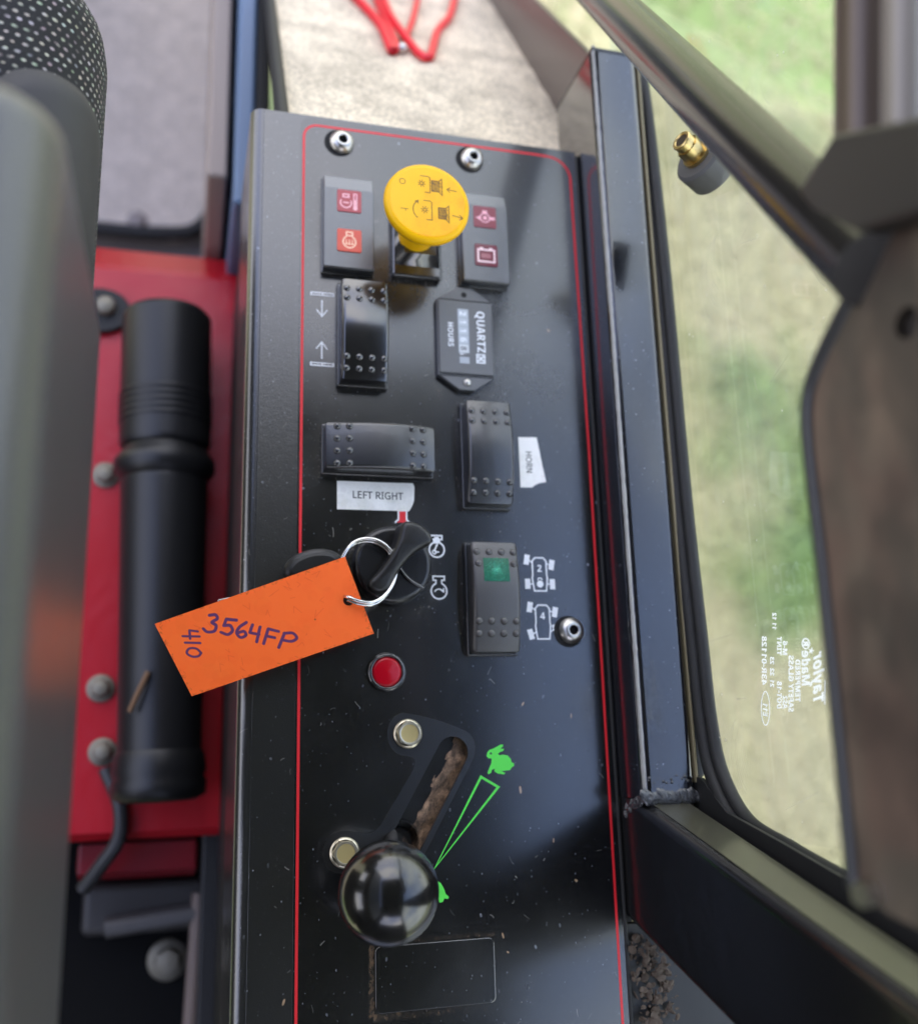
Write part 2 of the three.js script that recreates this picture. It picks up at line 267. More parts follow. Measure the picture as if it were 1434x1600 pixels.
{
  const o = thing('cab_side_sheet', 'brown black glossy cab side sheet beside the carpet and grab bar', 'side panel', [112, -100, 400]);
  const pts = [[913, 73], [834, 0], [800, -30], [700, -60], [735, 0], [790, 70], [870, 170], [892, 240], [912, 200]].map(([a, b]) => onWall(a, b, 111)).map(([, n, v]) => [v, n]);
  const q = [[326, 2], [352, -14], [455, -92], [640, -235], [640, -330], [560, -300], [440, -190], [270, -60], [270, 0]];
  part(o, 'sheet', across(q, 108, 112, 0.8), mat({ color: rgb(0.09, 0.07, 0.06), roughness: 0.28 }));
  part(o, 'seam', rod([107.6, -10, 338], [107.6, -50, 312], 0.9), M.dark);
}
{
  const o = thing('unseen_cab_roof', 'unseen cab roof panel above the operator station shaped for shade and reflections', 'roof', [-280, 900, -100], null, 'structure');
  part(o, 'roof_panel', box(840, 60, 1480, -80, 930, -220, 25), mat({ color: rgb(0.035, 0.035, 0.036), roughness: 0.8 }));  // unseen roof, its edges set for shade and dark reflections on the console
}

{
  const m = mat({ color: rgb(0.02, 0.02, 0.021), roughness: 0.6 }), o = thing('unseen_cab_shell', 'unseen dark lower walls and corner posts of the cab added to darken reflections', 'cab', [-280, -200, -200], null, 'structure');
  part(o, 'rear_wall', box(1240, 1000, 40, -280, -40, -960, 8), m);  // unseen walls and posts, added to darken the rim of the ball knob
  part(o, 'left_wall', box(40, 760, 1480, -900, -330, -220, 8), m);
  part(o, 'front_wall', box(700, 760, 40, -560, -250, 940, 8), m);
  for (const [x, v] of [[-880, -930], [330, -930]]) part(o, 'corner_post', box(70, 1560, 70, x, 130, v, 10), m);
}

// ---------------------------------------------------------------- the console
const slotHole = (S) => { const s = new S(); const a = [13.2, -51.5], b = [-10, -91], d = norm([a[0] - b[0], a[1] - b[1]]), r = 7.3, an = Math.atan2(d[1], d[0]); s.moveTo(a[0] + d[1] * r, a[1] - d[0] * r); s.absarc(a[0], a[1], r, an - Math.PI / 2, an + Math.PI / 2); s.absarc(b[0], b[1], r, an + Math.PI / 2, an + 1.5 * Math.PI); s.closePath(); return s; };
const con = thing('control_console', 'black dusty metal control console edged by a thin red stripe', 'control console', [0, 0, 0]);
{
  const s = roundRect(-77.4, -240, 92.4, 271, 0.5); s.holes.push(slotHole(THREE.Path));
  part(con, 'top_plate', planar(slab(s, -2.4, -0.35, 0.3), FX0, FX1, FV0, FV1), M.plate);
  const fl = []; for (let i = 0; i <= 10; i++) { const t = Math.PI / 2 + i / 10 * Math.PI / 2; fl.push([-77.4 + 6.4 * Math.cos(t), -6.75 + 6.4 * Math.sin(t)]); }
  const sh = shapeOf([...fl, [-83.8, -90], [-81.6, -90], [-81.6, -7], [-77.4, -2.6]]);
  const g = new THREE.ExtrudeGeometry(sh, { depth: 511, bevelEnabled: false }); g.translate(0, 0, -271);
  part(con, 'side_flange', planar(toCreasedNormals(g, 0.6), FX0 - 30, FX1, FV0, FV1), M.plate);
  const ov = new THREE.Shape(); ov.moveTo(-58.6, -240); ov.lineTo(92, -240); ov.lineTo(92, 263); ov.quadraticCurveTo(92, 269.6, 84, 269.6); ov.lineTo(-53, 269.6); ov.quadraticCurveTo(-58.6, 269.6, -58.6, 264); ov.closePath();
  const cut = new THREE.Path();                                        // the sheet is cut back around the lever slot and its two bolts
  const c1 = [-7.7, -42.5], c2 = [-36.5, -92.2];
  cut.moveTo(c1[0] - 2, c1[1] + 9.3); cut.bezierCurveTo(6, -35.5, 12, -39, 19, -41.5); cut.bezierCurveTo(26, -45, 24.5, -52, 22, -56); cut.lineTo(-1, -95); cut.bezierCurveTo(-4, -104, -18, -108, -26, -103); cut.bezierCurveTo(-34, -99, -44, -104, -46, -94); cut.bezierCurveTo(-47, -84, -38, -82, -32, -84); cut.bezierCurveTo(-24, -86, -22, -84, -18, -78); cut.lineTo(-5.5, -58.5); cut.bezierCurveTo(-3, -54, -5, -52.5, -9, -52.2); cut.bezierCurveTo(-20, -51, -19, -34, c1[0] - 2, c1[1] + 9.3);
  ov.holes.push(cut);
  const lp = new THREE.Shape(cut.getPoints(10)); lp.holes.push(slotHole(THREE.Path));
  part(con, 'lever_plate', slab(lp, -0.36, -0.16, 0.04, 16), mat({ color: rgb(0.004, 0.004, 0.0045), roughness: 0.3, ior: 1.75, clearcoat: 0.5, clearcoatRoughness: 0.25 }));
  part(con, 'face_overlay', planar(slab(ov, -0.34, 0, 0.08, 16), FX0, FX1, FV0, FV1), M.face);
  const stripe = [[-56.9, -240], [-57.1, 258], ...arc(-50, 258.2, 7, 180, 90, 10), [70, 265.8], ...arc(76, 253, 12.6, 90, 0, 12), [89.6, 100], [89.4, 0], [88.4, -240]];
  part(con, 'red_stripe', line(stripe, 1.25, 0.06), M.red);
  part(con, 'rear_wall', box(172, 120, 3, 4, -63, 268, 1), M.paint);
  part(con, 'inner_wall', box(3, 330, 511, -79.5, -166 - 90 + 80, 15.5, 1), mat({ color: rgb(0.01, 0.01, 0.01), roughness: 0.5 }));
  part(con, 'edge_gasket', [tube([[93, -0.6, -240], [93.2, -0.6, 0], [93, -0.6, 268]], 1.1, 40, 8), box(7, 6, 511, 94.6, -6, 15.5, 1)], M.rubber);
}
// blank cover
part(con, 'blank_cover', planar(slab(roundRect(-23.6, -157.8, 29.6, -131.2, 2.6), 0.02, 1.1, 0.5), FX0 - 30, FX1 - 30, FV0 - 60, FV1 - 60), M.face);
// screws: a domed head with a hex socket
const screwHead = metres(lathe([[2.2, 3.0], [2.6, 3.7], [4, 3.4], [5.5, 2.3], [6.4, 0.7], [6.5, -0.3]], 0, 0, 0, 40));
const socket = metres(joined([new THREE.CylinderGeometry(2.45, 2.3, 2.8, 6, 1, true).translate(0, 2, 0), new THREE.CylinderGeometry(2.4, 2.4, 0.3, 6).translate(0, 0.9, 0)]));
const screwHole = metres(lathe([[7.7, 0.08], [6, 0.12], [0, 0.12]], 0, 0, 0, 32));
for (const [x, v, a] of [[-37.6, 257, 0.3], [32.5, 257.4, 0.1], [74.3, 4.6, 0.5]]) {
  const s = piece(con, 'screw', screwHead, [x, 0.3, v], M.steel, [0.05 * a, a, -0.06]);
  const k = new THREE.Mesh(socket, M.dark.clone()); k.material.side = THREE.DoubleSide; k.name = numbered('hex_socket'); s.add(k);
  piece(con, 'screw_hole', screwHole, [x - 1.4, 0.0, v - 0.4], M.dark);
}
// the two flanged bolts that hold the lever plate
const boltBody = metres(joined([lathe([[6.6, -0.3], [6.6, 0.9], [5.6, 1.3]], 0, 0, 0, 36), new THREE.CylinderGeometry(5.7, 6, 3.4, 6).translate(0, 2.2, 0), lathe([[4.6, 3.92], [5, 4.1], [4.9, 4.2], [4.1, 4.15], [3.7, 3.95]], 0, 0, 0, 30)]));
const boltDish = metres(lathe([[4.0, 4.12], [2.8, 3.96], [0, 3.93]], 0, 0, 0, 30));
for (const [x, v, a] of [[-7.7, -42.5, 0.2], [-36.6, -92.4, 0.5]]) {
  const b = piece(con, 'bolt', boltBody, [x, -0.2, v], M.zinc, [0, a, 0]);
  const k = new THREE.Mesh(boltDish, mat({ color: rgb(0.5, 0.4, 0.18), metalness: 0.7, roughness: 0.5 })); k.name = numbered('bolt_dish'); b.add(k);
}
// slot: dusty brown flap, and a black sheet painting the shadowed left side
{
  const g = new THREE.PlaneGeometry(17, 62, 18, 60); g.rotateX(-Math.PI / 2); const p = g.attributes.position;
  for (let i = 0; i < p.count; i++) { const x = p.getX(i), z = p.getZ(i); p.setY(i, -5.2 - 0.22 * (x + 8) * 0.3 + 2.2 * (fbm(x * 0.22 + 4, z * 0.14, 4) - 0.5) - 3.2 * smooth(-5.6, -8.5, x)); p.setX(i, x + 1.6 * (fbm(2, z * 0.12 + 9, 3) - 0.5)); }
  g.computeVertexNormals(); turnV(g, -30.5, 0, 0); put(g, 5, 0, -73);
  part(con, 'slot_flap_and_shade', g, mat({ map: field(128, 256, (u, v) => { const a = fbm(u * 8, v * 22, 5, 8, 22), b = fbm(u * 50, v * 90, 2, 50, 90); const k = 0.32 + 0.5 * (a - 0.3) + 0.24 * (b - 0.5); return [k * 1.12, k * 0.9, k * 0.72]; }, true), roughness: 0.75, side: THREE.DoubleSide }), 'brown dusty rubber flap inside the lever slot');
  const h = new THREE.PlaneGeometry(10, 66, 10, 50); h.rotateX(-Math.PI / 2); const q = h.attributes.position; for (let i = 0; i < q.count; i++) { q.setY(i, -2.7 - 0.26 * (q.getX(i) + 5) + 0.8 * (fbm(q.getX(i) * 0.3, q.getZ(i) * 0.1, 3) - 0.5)); q.setX(i, q.getX(i) + (q.getX(i) > 0 ? 2 : 0) * (fbm(7, q.getZ(i) * 0.13 + 2, 4) - 0.5)); } h.computeVertexNormals(); turnV(h, -30.5, 0, 0); put(h, -3.2, 0, -70.3);
  part(con, 'slot_flap_and_shade', h, mat({ color: rgb(0.004, 0.004, 0.004), roughness: 0.5, specularIntensity: 0.5, side: THREE.DoubleSide }), 'black sheet painting the shadowed left side of the lever slot');
  part(con, 'slot_floor', box(44, 2, 70, 0, -14, -70, 0.5), M.dark);
}
// printed symbols
const font = await new FontLoader().loadAsync('fonts/droid/droid_sans_bold.typeface.json');
function word(text, size, x, v, turn = 0, n = 0.08) { const sh = font.generateShapes(text, size), g = new THREE.ShapeGeometry(sh, 6); g.computeBoundingBox(); const b = g.boundingBox; g.translate(-(b.min.x + b.max.x) / 2, -(b.min.y + b.max.y) / 2, 0); g.rotateX(-Math.PI / 2); g.rotateY(turn * Math.PI / 180); return g.translate(x, n, -v); }
const INK = 0.07;
function arrowSymbol(v, d) { const x = -47.5; return [line([[x, v], [x, v + 8.6 * d]], 0.7, INK), line([[x - 2.7, v + 5.2 * d], [x, v + 8.8 * d], [x + 2.7, v + 5.2 * d]], 0.7, INK + 0.01)]; }
function deckSymbol(v, d) { return [line([[-52.8, v - 1.7 * d], [-52.8, v], [-41.8, v], [-41.8, v - 1.7 * d]], 0.7, INK), line([[-52.4, v - 1.3 * d], [-42.2, v - 1.3 * d]], 0.55, INK + 0.01), line([[-47.3, v], [-47.3, v - 1.3 * d]], 0.6, INK + 0.02)]; }
part(con, 'arrow_symbol', [...arrowSymbol(167.6, -1), ...deckSymbol(171.4, 1)], M.white, 'white arrow pointing down from a bar');
part(con, 'arrow_symbol', [...arrowSymbol(136.4, 1), ...deckSymbol(133, -1)], M.white, 'white arrow pointing up from a bar');
function engineSymbol(x, v, r) { return [line(arc(x, v, r, 112, 428, 30), 0.75, INK), line([[x - r * 0.38, v + r * 0.93], [x - r * 0.38, v + r * 1.36], [x - r * 0.72, v + r * 1.36], [x - r * 0.72, v + r * 1.86], [x + r * 0.72, v + r * 1.86], [x + r * 0.72, v + r * 1.36], [x + r * 0.38, v + r * 1.36], [x + r * 0.38, v + r * 0.93]], 0.7, INK + 0.01)]; }
part(con, 'engine_symbol', [...engineSymbol(7.9, 43.2, 3.7), flat(shapeOf([[6.7, 46.2], [9.1, 46.2], [9.1, 49.4], [6.7, 49.4]]), INK + 0.02), line([[8.2, 46], [6.6, 42.4]], 0.75, INK + 0.03), line(arc(6.7, 42, 0.9, 0, 360, 12), 0.6, INK + 0.02), line([[6.8, 42], [9, 42.1]], 0.6, INK + 0.04)], M.white, 'white engine symbol with a piston rod');
part(con, 'engine_symbol', [...engineSymbol(8.5, 23.2, 3.8), line(arc(8.5, 21.6, 2.5, 150, 30, 14), 0.6, INK + 0.02), line([[9.4, 23.7], [10.8, 22.8], [10.7, 24.6]], 0.6, INK + 0.03)], M.white, 'white engine symbol with a turning arrow');
part(con, 'engine_symbol', [line(arc(-8.6, 53.6, 4.2, 30, 150, 14), 0.8, INK), line([[-10.6, 57.4], [-10.6, 61.8], [-6.6, 61.8], [-6.6, 57.4]], 0.8, INK + 0.01)], M.white, 'white engine outline above the ignition knob');
part(con, 'engine_symbol', [flat(shapeOf([[-10.2, 56.4], [-7, 56.4], [-7, 61.4], [-10.2, 61.4]]), INK + 0.005), flat(shapeOf(arc(-8.6, 53.6, 3.6, 40, 140, 10)), INK + 0.004)], M.red, 'red engine symbol above the ignition knob');
function carSymbol(x, v, rearTurn, num, lock) {
  const out = [[x - 2.2, v + 8.4], [x + 2.2, v + 8.4], [x + 3.6, v + 6.8], [x + 3.6, v - 0.2], [x + 3.9, v - 1.6], [x + 3.1, v - 8], [x - 3.1, v - 8], [x - 3.9, v - 1.6], [x - 3.6, v - 0.2], [x - 3.6, v + 6.8]];
  const g = [line(out, 0.7, INK, true), word(num, 3.4, x, v + 3.2)];
  const wheel = (a, b, t) => turnV(flat(shapeOf([[a - 1.35, b - 2.5], [a + 1.35, b - 2.5], [a + 1.35, b + 2.5], [a - 1.35, b + 2.5]]), INK + 0.01), t, a, b);
  for (const s of [-1, 1]) { g.push(wheel(x + s * 6.4, v + 6.2 - s * 1.2, -10), wheel(x + s * 6.4, v - 4.6 + s * 1.2 * (rearTurn ? 1 : 0), rearTurn), line([[x + s * 3.4, v + 5.6], [x + s * 5.6, v + 6.2 - s * 1.2]], 0.6, INK + 0.02), line([[x + s * 3.4, v - 4.6], [x + s * 5.6, v - 4.6 + s * 1.2 * (rearTurn ? 1 : 0)]], 0.6, INK + 0.02)); }
  if (lock) g.push(flat(new THREE.Shape().absellipse(x, v - 4.6, 1.7, 1.7, 0, 6.28318), INK + 0.02), line(arc(x, v - 2.7, 1.1, 0, 180, 10), 0.5, INK + 0.03));
  return g;
}
part(con, 'steering_symbol', carSymbol(59.5, 32, 0, '2', true), M.white, 'white vehicle outline numbered 2 with a padlock');
part(con, 'steering_symbol', carSymbol(60, 8.6, 14, '4', false), M.white, 'white vehicle outline numbered 4 with turned wheels');
{
  // hare (speed up), wedge and tortoise (slow), green
  const hare = [[29.6, -51.8], [29.2, -53.4], [30, -54.4], [31.6, -54.6], [31.4, -56.6], [30.4, -58.6], [29.4, -60.8], [29.8, -61.6], [31.2, -60.9], [31.6, -59.6], [33, -59.2], [32.6, -60.2], [34.2, -61.4], [37.4, -61.9], [38, -61.2], [36, -60.4], [38.4, -60.2], [40.4, -60], [41.2, -58.8], [42.4, -58.2], [42.3, -57], [41.2, -56.6], [40.9, -55], [39.4, -53.4], [37.2, -53], [35.6, -53.2], [34.6, -52.6], [35.8, -51.8], [37.4, -51.3], [37.8, -50.4], [36, -50.3], [37.2, -49.4], [37.6, -48.6], [36.2, -48.4], [34.2, -49.4], [32.4, -50.2], [30.8, -50.6]];
  part(con, 'hare_symbol', flat(shapeOf(hare), INK), M.green, 'green leaping hare print marking fast');
  part(con, 'hare_symbol', flat(new THREE.Shape().absellipse(31.3, -52.3, 0.5, 0.5, 0, 6.28318), INK + 0.02), M.plastic, 'black eye of the printed hare');
  part(con, 'wedge_symbol', line([[26.2, -62.6], [34.3, -67.4], [3.6, -100.8]], 1.15, INK, true), M.green, 'green wedge outline print widening to the hare');
  const shell = [[-9, -113.2], [-7, -108.2], [-2, -105.3], [2.6, -105.4], [6, -107.2], [7.6, -110], [8.2, -112], [9.7, -113.3], [9.2, -114.2], [7.6, -113.8], [6.8, -115.3], [5.2, -115.4], [5, -114], [-4, -114], [-4.6, -115.4], [-6.4, -115.4], [-6.6, -113.8]];
  part(con, 'tortoise_symbol', flat(shapeOf(shell), INK), M.green, 'green tortoise print marking slow half hidden by the ball knob');
}

// ---------------------------------------------------------------- warning lamp modules beside the yellow knob
function iconLens(kind) {
  return tex(256, 256, (c) => {
    const dark = kind > 1; c.fillStyle = ['#a8303c', '#cf3f22', '#7b2234', '#6a1f30'][kind]; c.fillRect(0, 0, 256, 256);
    for (let i = 0; i < 900; i++) { c.fillStyle = `rgba(255,${kind === 1 ? 150 : 120},${kind === 1 ? 90 : 130},${R(0.03, 0.22)})`; const q = R(0, 6.3), r = 128 * Math.sqrt(rnd()) * 1.3; c.fillRect(128 + Math.cos(q) * r, 128 + Math.sin(q) * r, R(2, 5), R(2, 5)); }
    c.strokeStyle = c.fillStyle = ['#f5b9c2', '#ffd8b8', '#e9a9b6', '#f3d6da'][kind]; c.lineWidth = 14; c.lineCap = 'butt';
    if (kind === 0) { c.beginPath(); c.arc(92, 150, 58, -0.5, 3.7); c.stroke(); c.strokeRect(62, 52, 60, 34); c.fillRect(62, 142, 62, 16); c.lineWidth = 12; c.beginPath(); c.moveTo(176, 40); c.lineTo(176, 190); c.moveTo(206, 40); c.lineTo(206, 190); c.moveTo(172, 40); c.lineTo(210, 40); c.stroke(); c.beginPath(); c.arc(191, 208, 24, 0, 7); c.fill(); c.fillRect(184, 110, 14, 90); }
    if (kind === 1) { c.beginPath(); c.arc(128, 146, 66, -1.1, 4.25); c.stroke(); c.strokeRect(96, 34, 64, 40); c.lineWidth = 9; for (const x of [96, 128, 160]) { c.beginPath(); c.arc(x, 162, 12, 0, 3.1); c.moveTo(x, 120); c.lineTo(x, 168); c.stroke(); } }
    if (kind === 2) { c.beginPath(); c.arc(128, 138, 52, 0, 7); c.stroke(); c.fillRect(100, 50, 56, 42); c.beginPath(); c.moveTo(20, 140); c.lineTo(76, 120); c.lineTo(76, 176); c.fill(); c.fillRect(180, 122, 60, 36); c.beginPath(); c.arc(128, 138, 24, 0, 7); c.fill(); }
    if (kind === 3) { c.lineWidth = 20; c.strokeRect(36, 66, 184, 140); c.fillRect(56, 40, 40, 28); c.fillRect(160, 40, 40, 28); c.fillStyle = '#a06068'; c.fillRect(70, 110, 110, 54); }
  });
}
function lampModule(x0, x1, label, kinds) {
  const xm = (x0 + x1) / 2, o = thing('warning_lamp_module', label, 'warning lamp', [xm, 0, 208], 'warning lamp modules on the console');
  const m = mat({ color: rgb(0.018, 0.02, 0.023), roughness: 0.26, bumpMap: again(grainy, 2), bumpScale: 0.00003, ior: 2, clearcoat: 0.8, clearcoatRoughness: 0.25 });
  part(o, 'housing', across([[182.3, 0], [182.3, 6.2], [183, 7.2], [226, 7.4], [233.6, 4.8], [234, 0]], x0, x1, 0.7), m);
  part(o, 'bezel', box(x1 - x0 + 1.4, 1.4, 53, xm, 0.7, 208.1, 0.6), M.plastic);
  kinds.forEach((k, i) => { const v = i ? 197.4 : 219.2; part(o, 'lens', planar(slab(roundRect(xm - 6.1, v - 6.1, xm + 6.1, v + 6.1, 1), 6.6, 7.75, 0.2), xm - 6.1, xm + 6.1, v - 6.1, v + 6.1), mat({ map: iconLens(k), roughness: 0.3, clearcoat: 0.3 }), ['red lens with an engine and thermometer symbol', 'orange red lens with a glow plug symbol', 'dark red lens with an oil pressure symbol', 'dark red lens with a battery symbol'][k]); });
  return o;
}
lampModule(-47.6, -22.4, 'black warning lamp module with thermometer and glow plug symbols left of yellow knob', [0, 1]);
lampModule(23.6, 48.4, 'black warning lamp module with battery symbol right of yellow knob', [2, 3]);

// ---------------------------------------------------------------- yellow push-pull knob
{
  const o = thing('pull_knob', 'round yellow mushroom knob on a black base between lamp modules', 'knob', [-1.5, 0, 201.5]);
  part(o, 'base', [box(26, 5, 52, 0, 2.5, 208.4, 1.6), put(new THREE.CylinderGeometry(11.5, 17, 8, 4, 1).rotateY(Math.PI / 4), 0, 8, 200)], M.shiny);
  const y = mat({ color: rgb(0.93, 0.5, 0.001), roughness: 0.36, specularIntensity: 0.5 });
  part(o, 'neck', lathe([[8.6, 10], [9, 12], [8.6, 18], [9, 26], [12, 33], [17, 36.5]], -2, 0, 201.8), y);
  part(o, 'cap', lathe([[15, 35.5], [18.6, 36.4], [20.4, 38], [20.9, 39.8], [20.5, 41.4], [19.4, 42.4], [17.8, 42.6]], -3.2, 0, 202.2, 72), y);
  const t = tex(512, 512, (c) => {
    c.fillStyle = '#fcbc00'; c.fillRect(0, 0, 512, 512);
    for (let i = 0; i < 900; i++) { const x = 512 * Math.sqrt(rnd()), yy = R(60, 512); c.fillStyle = `rgba(${R(190, 225) | 0},${R(95, 125) | 0},10,${R(0.2, 0.75) * smooth(120, 460, x * 0.55 + yy * 0.45)})`; c.beginPath(); c.arc(x, yy, R(0.6, 2.6), 0, 7); c.fill(); }
    for (let i = 0; i < 240; i++) { c.fillStyle = `rgba(225,140,0,${R(0.01, 0.05)})`; c.beginPath(); c.arc(R(180, 512), R(100, 512), R(10, 50), 0, 7); c.fill(); }
    c.strokeStyle = c.fillStyle = '#4a3208'; c.lineWidth = 5;
    const S = (p, close) => { c.beginPath(); p.forEach(([a, b], i) => (i ? c.lineTo(a, b) : c.moveTo(a, b))); if (close) c.closePath(); c.stroke(); };
    c.lineWidth = 4; c.beginPath(); c.arc(106, 140, 17, 0, 7); c.stroke(); S([[92, 316], [138, 316]]); S([[122, 316], [122, 330]]);
    const sunny = (x, yy) => { for (let k = 0; k < 8; k++) { const a = k * Math.PI / 4 + 0.2; S([[x + 8 * Math.cos(a), yy + 8 * Math.sin(a)], [x + 25 * Math.cos(a), yy + 25 * Math.sin(a)]]); } c.beginPath(); c.arc(x, yy, 9, 0, 7); c.stroke(); };
    sunny(220, 140); sunny(236, 310); c.lineWidth = 5;
    S([[212, 90], [262, 90], [270, 98], [270, 196], [236, 196]]); S([[228, 250], [268, 250], [278, 258], [278, 372], [244, 372]]);
    c.beginPath(); c.arc(232, 312, 66, 2.2, 4.1); c.stroke(); S([[178, 262], [196, 254], [196, 274]]);
    const hat = (x, yy) => { S([[x, yy - 36], [x + 44, yy - 36], [x + 62, yy - 54], [x + 62, yy + 54], [x + 44, yy + 34], [x, yy + 34]], true); for (let k = 0; k < 26; k++) { const a = x + R(0, 58), b = yy + R(-32, 28); c.lineWidth = 3; S([[a, b], [a + 10, b + 10]]); } c.fillStyle = 'rgba(74,50,8,0.45)'; c.fillRect(x, yy - 36, 50, 70); c.fillStyle = '#4a3208'; c.lineWidth = 5; };
    hat(280, 150); hat(318, 322);
    S([[432, 166], [374, 160]]); S([[392, 146], [372, 160], [390, 178]]); S([[400, 326], [462, 336]]); S([[444, 318], [464, 336], [440, 352]]);
  });
  part(o, 'cap_face', planar(lathe([[18.4, 42.58], [17.6, 42.72], [10, 42.9], [0, 42.9]], -3.2, 0, 202.2, 64), -24, 17.6, 181.4, 223), mat({ map: t, roughness: 0.24, specularIntensity: 0.7 }), 'yellow knob face printed with push and pull symbols');
}

// ---------------------------------------------------------------- rocker switches
const nub = metres(new THREE.SphereGeometry(1.75, 16, 8, 0, 6.28318, 0, 1.5).scale(1, 0.75, 1));
const topAt = (t) => 13.4 - 3.6 * Math.pow(Math.abs(t - 0.12), 1.7) - (t > 0.75 ? 1.2 * (t - 0.75) * 4 * (t - 0.75) : 0);     // paddle height along its length, t from -1 to 1
function rocker(x, v, label, material, rows, lens) {
  const o = thing('rocker_switch', label, 'rocker switch', [x, 0, v], 'black rocker switches on the console');
  const L = 26.2, prof = [[v - L, 2.5]]; prof.push([v - L, topAt(-1) - 1]); for (let i = 0; i <= 24; i++) { const t = -0.985 + 1.97 * i / 24; prof.push([v + t * L, topAt(t)]); } prof.push([v + L, topAt(1) - 1], [v + L, 2.5]);
  part(o, 'paddle', toCreasedNormals(across(prof, x - 11.6, x + 11.6, 2.1), 0.7), material);
  part(o, 'bezel', box(25, 3, 54.5, x, 1.5, v, 0.9), M.plastic);
  for (const [dv, xs] of rows) for (const dx of xs) piece(o, 'nub', nub, [x + dx, topAt(dv / L) - 0.15, v + dv], material, [Math.atan2(topAt(dv / L + 0.05) - topAt(dv / L - 0.05), 0.1 * L), 0, 0]);
  if (lens) {
    const g = new THREE.PlaneGeometry(12.6, 11.4, 6, 12); g.rotateX(-Math.PI / 2); put(g, x, 0, v + 12.3); const p = g.attributes.position; for (let i = 0; i < p.count; i++) p.setY(i, topAt((-p.getZ(i) - v) / L) + 0.12); g.computeVertexNormals();
    const t = tex(256, 256, (c) => { c.fillStyle = '#06523a'; c.fillRect(0, 0, 256, 256); for (let k = 0; k < 2400; k++) { const r = 8 + 12 * Math.floor(R(0, 15)), a = Math.floor(R(0, 48)) * 0.1309 + r * 0.02, w = R(2, 6); c.fillStyle = `rgba(${R(40, 150) | 0},${R(190, 255) | 0},${R(150, 210) | 0},${R(0.15, 0.85)})`; c.fillRect(128 + Math.cos(a) * r, 128 + Math.sin(a) * r, w, w * 0.8); } });
    part(o, 'lens', planar(g, x - 6.3, x + 6.3, v + 6.6, v + 18), mat({ map: t, roughness: 0.18, bumpMap: t, bumpScale: 0.0005 }), 'green faceted indicator lens');
  }
  return o;
}
const four = [-9.1, -3.05, 3.05, 9.1], std = [[20.2, four], [14.8, four], [-15.2, four], [-20.8, four]];
rocker(-27.9, 149.3, 'glossy black rocker switch beside the white up and down arrows', M.shiny, std);
rocker(33.2, 90.4, 'black rocker switch left of the paper label reading HORN', M.plastic, std);
{
  const o = rocker(-20.6, 90, 'black rocker switch lying crosswise above the LEFT RIGHT paper label', M.plastic, std); o.rotation.y = -Math.PI / 2;
}
rocker(33.4, 19.4, 'greyish worn rocker switch with green lens beside the vehicle symbols', M.worn, [[21, four], [15.3, [-8.6, 8.8]], [-11.9, four], [-17.6, four]], true);

// ---------------------------------------------------------------- hour meter
{
  const o = thing('hour_meter', 'black six sided hour meter with white lettering and digit window', 'hour meter', [24.6, 0, 152]);
  const hex = (k) => shapeOf([[24.6 - 4 * k, 152 + 28 * k], [24.6 + 4 * k, 152 + 28 * k], [24.6 + 14.8 * k, 152 + 20.4 * k], [24.6 + 14.8 * k, 152 - 20.4 * k], [24.6 + 4 * k, 152 - 28 * k], [24.6 - 4 * k, 152 - 28 * k], [24.6 - 14.8 * k, 152 - 20.4 * k], [24.6 - 14.8 * k, 152 + 20.4 * k]]);
  const body = mat({ color: rgb(0.022, 0.024, 0.028), roughness: 0.36, bumpMap: again(grainy, 3), bumpScale: 0.00006, ior: 2, clearcoat: 0.6, clearcoatRoughness: 0.35 });
  part(o, 'plate', slab(hex(1), 0, 3.6, 0.6), body);
  part(o, 'raised_face', slab(roundRect(10.6, 132.4, 38.6, 171.6, 0.6), 3, 4.7, 0.4), body);
  for (const v of [172.6, 131.4]) part(o, 'rim_groove', line([[10.6, v], [38.6, v]], 0.5, 3.66), M.dark);
  part(o, 'rivet', lathe([[0, 4.9], [1.2, 4.7], [1.9, 4], [2, 3.5]], 24.8, 0, 128.2, 20), M.steel);
  part(o, 'mounting_hole', lathe([[0, 3.66], [1.5, 3.66]], 24.4, 0, 175.8, 20), M.dark);
  part(o, 'lettering', [word('QUARTZ', 4.3, 32, 155.6, -90, 4.76), word('HOURS', 2.9, 16.6, 153, -90, 4.76), line([[29.9, 143.2], [34, 143.2], [34, 138.8], [29.9, 138.8]], 0.7, 4.76, true), line([[30.5, 142.4], [33.4, 139.6]], 0.9, 4.77), line([[33.4, 142.4], [30.5, 139.6]], 0.9, 4.78), word('1', 1.7, 25.4, 144.2, -90, 4.76), word('10', 1.7, 22, 143.6, -90, 4.76), line([[23, 145.4], [23.8, 143]], 0.4, 4.77)], M.white);
  const digits = tex(512, 128, (c, w, h) => { c.fillStyle = '#9aa1a8'; c.fillRect(0, 0, w, h); c.font = 'bold 92px monospace'; c.textAlign = 'center'; c.textBaseline = 'middle';[...'21168'].forEach((d, i) => { c.fillStyle = i > 3 ? '#c9cdd0' : '#b3bac2'; c.fillRect(8 + i * 101, 10, 92, 108); c.fillStyle = i > 3 ? '#55595e' : '#eef2f5'; c.fillText(d, 54 + i * 101, 68); }); });
  const g = new THREE.PlaneGeometry(24, 5.8); g.rotateX(-Math.PI / 2); g.rotateY(-Math.PI / 2); put(g, 23.3, 4.78, 155.4);
  part(o, 'digit_window', g, mat({ map: digits, roughness: 0.25, clearcoat: 0.5 }));
  part(o, 'tenth_window', put(new THREE.BoxGeometry(5, 0.2, 3.4), 23.4, 4.72, 139.6), mat({ color: rgb(0.4, 0.43, 0.47), roughness: 0.3 }));
}

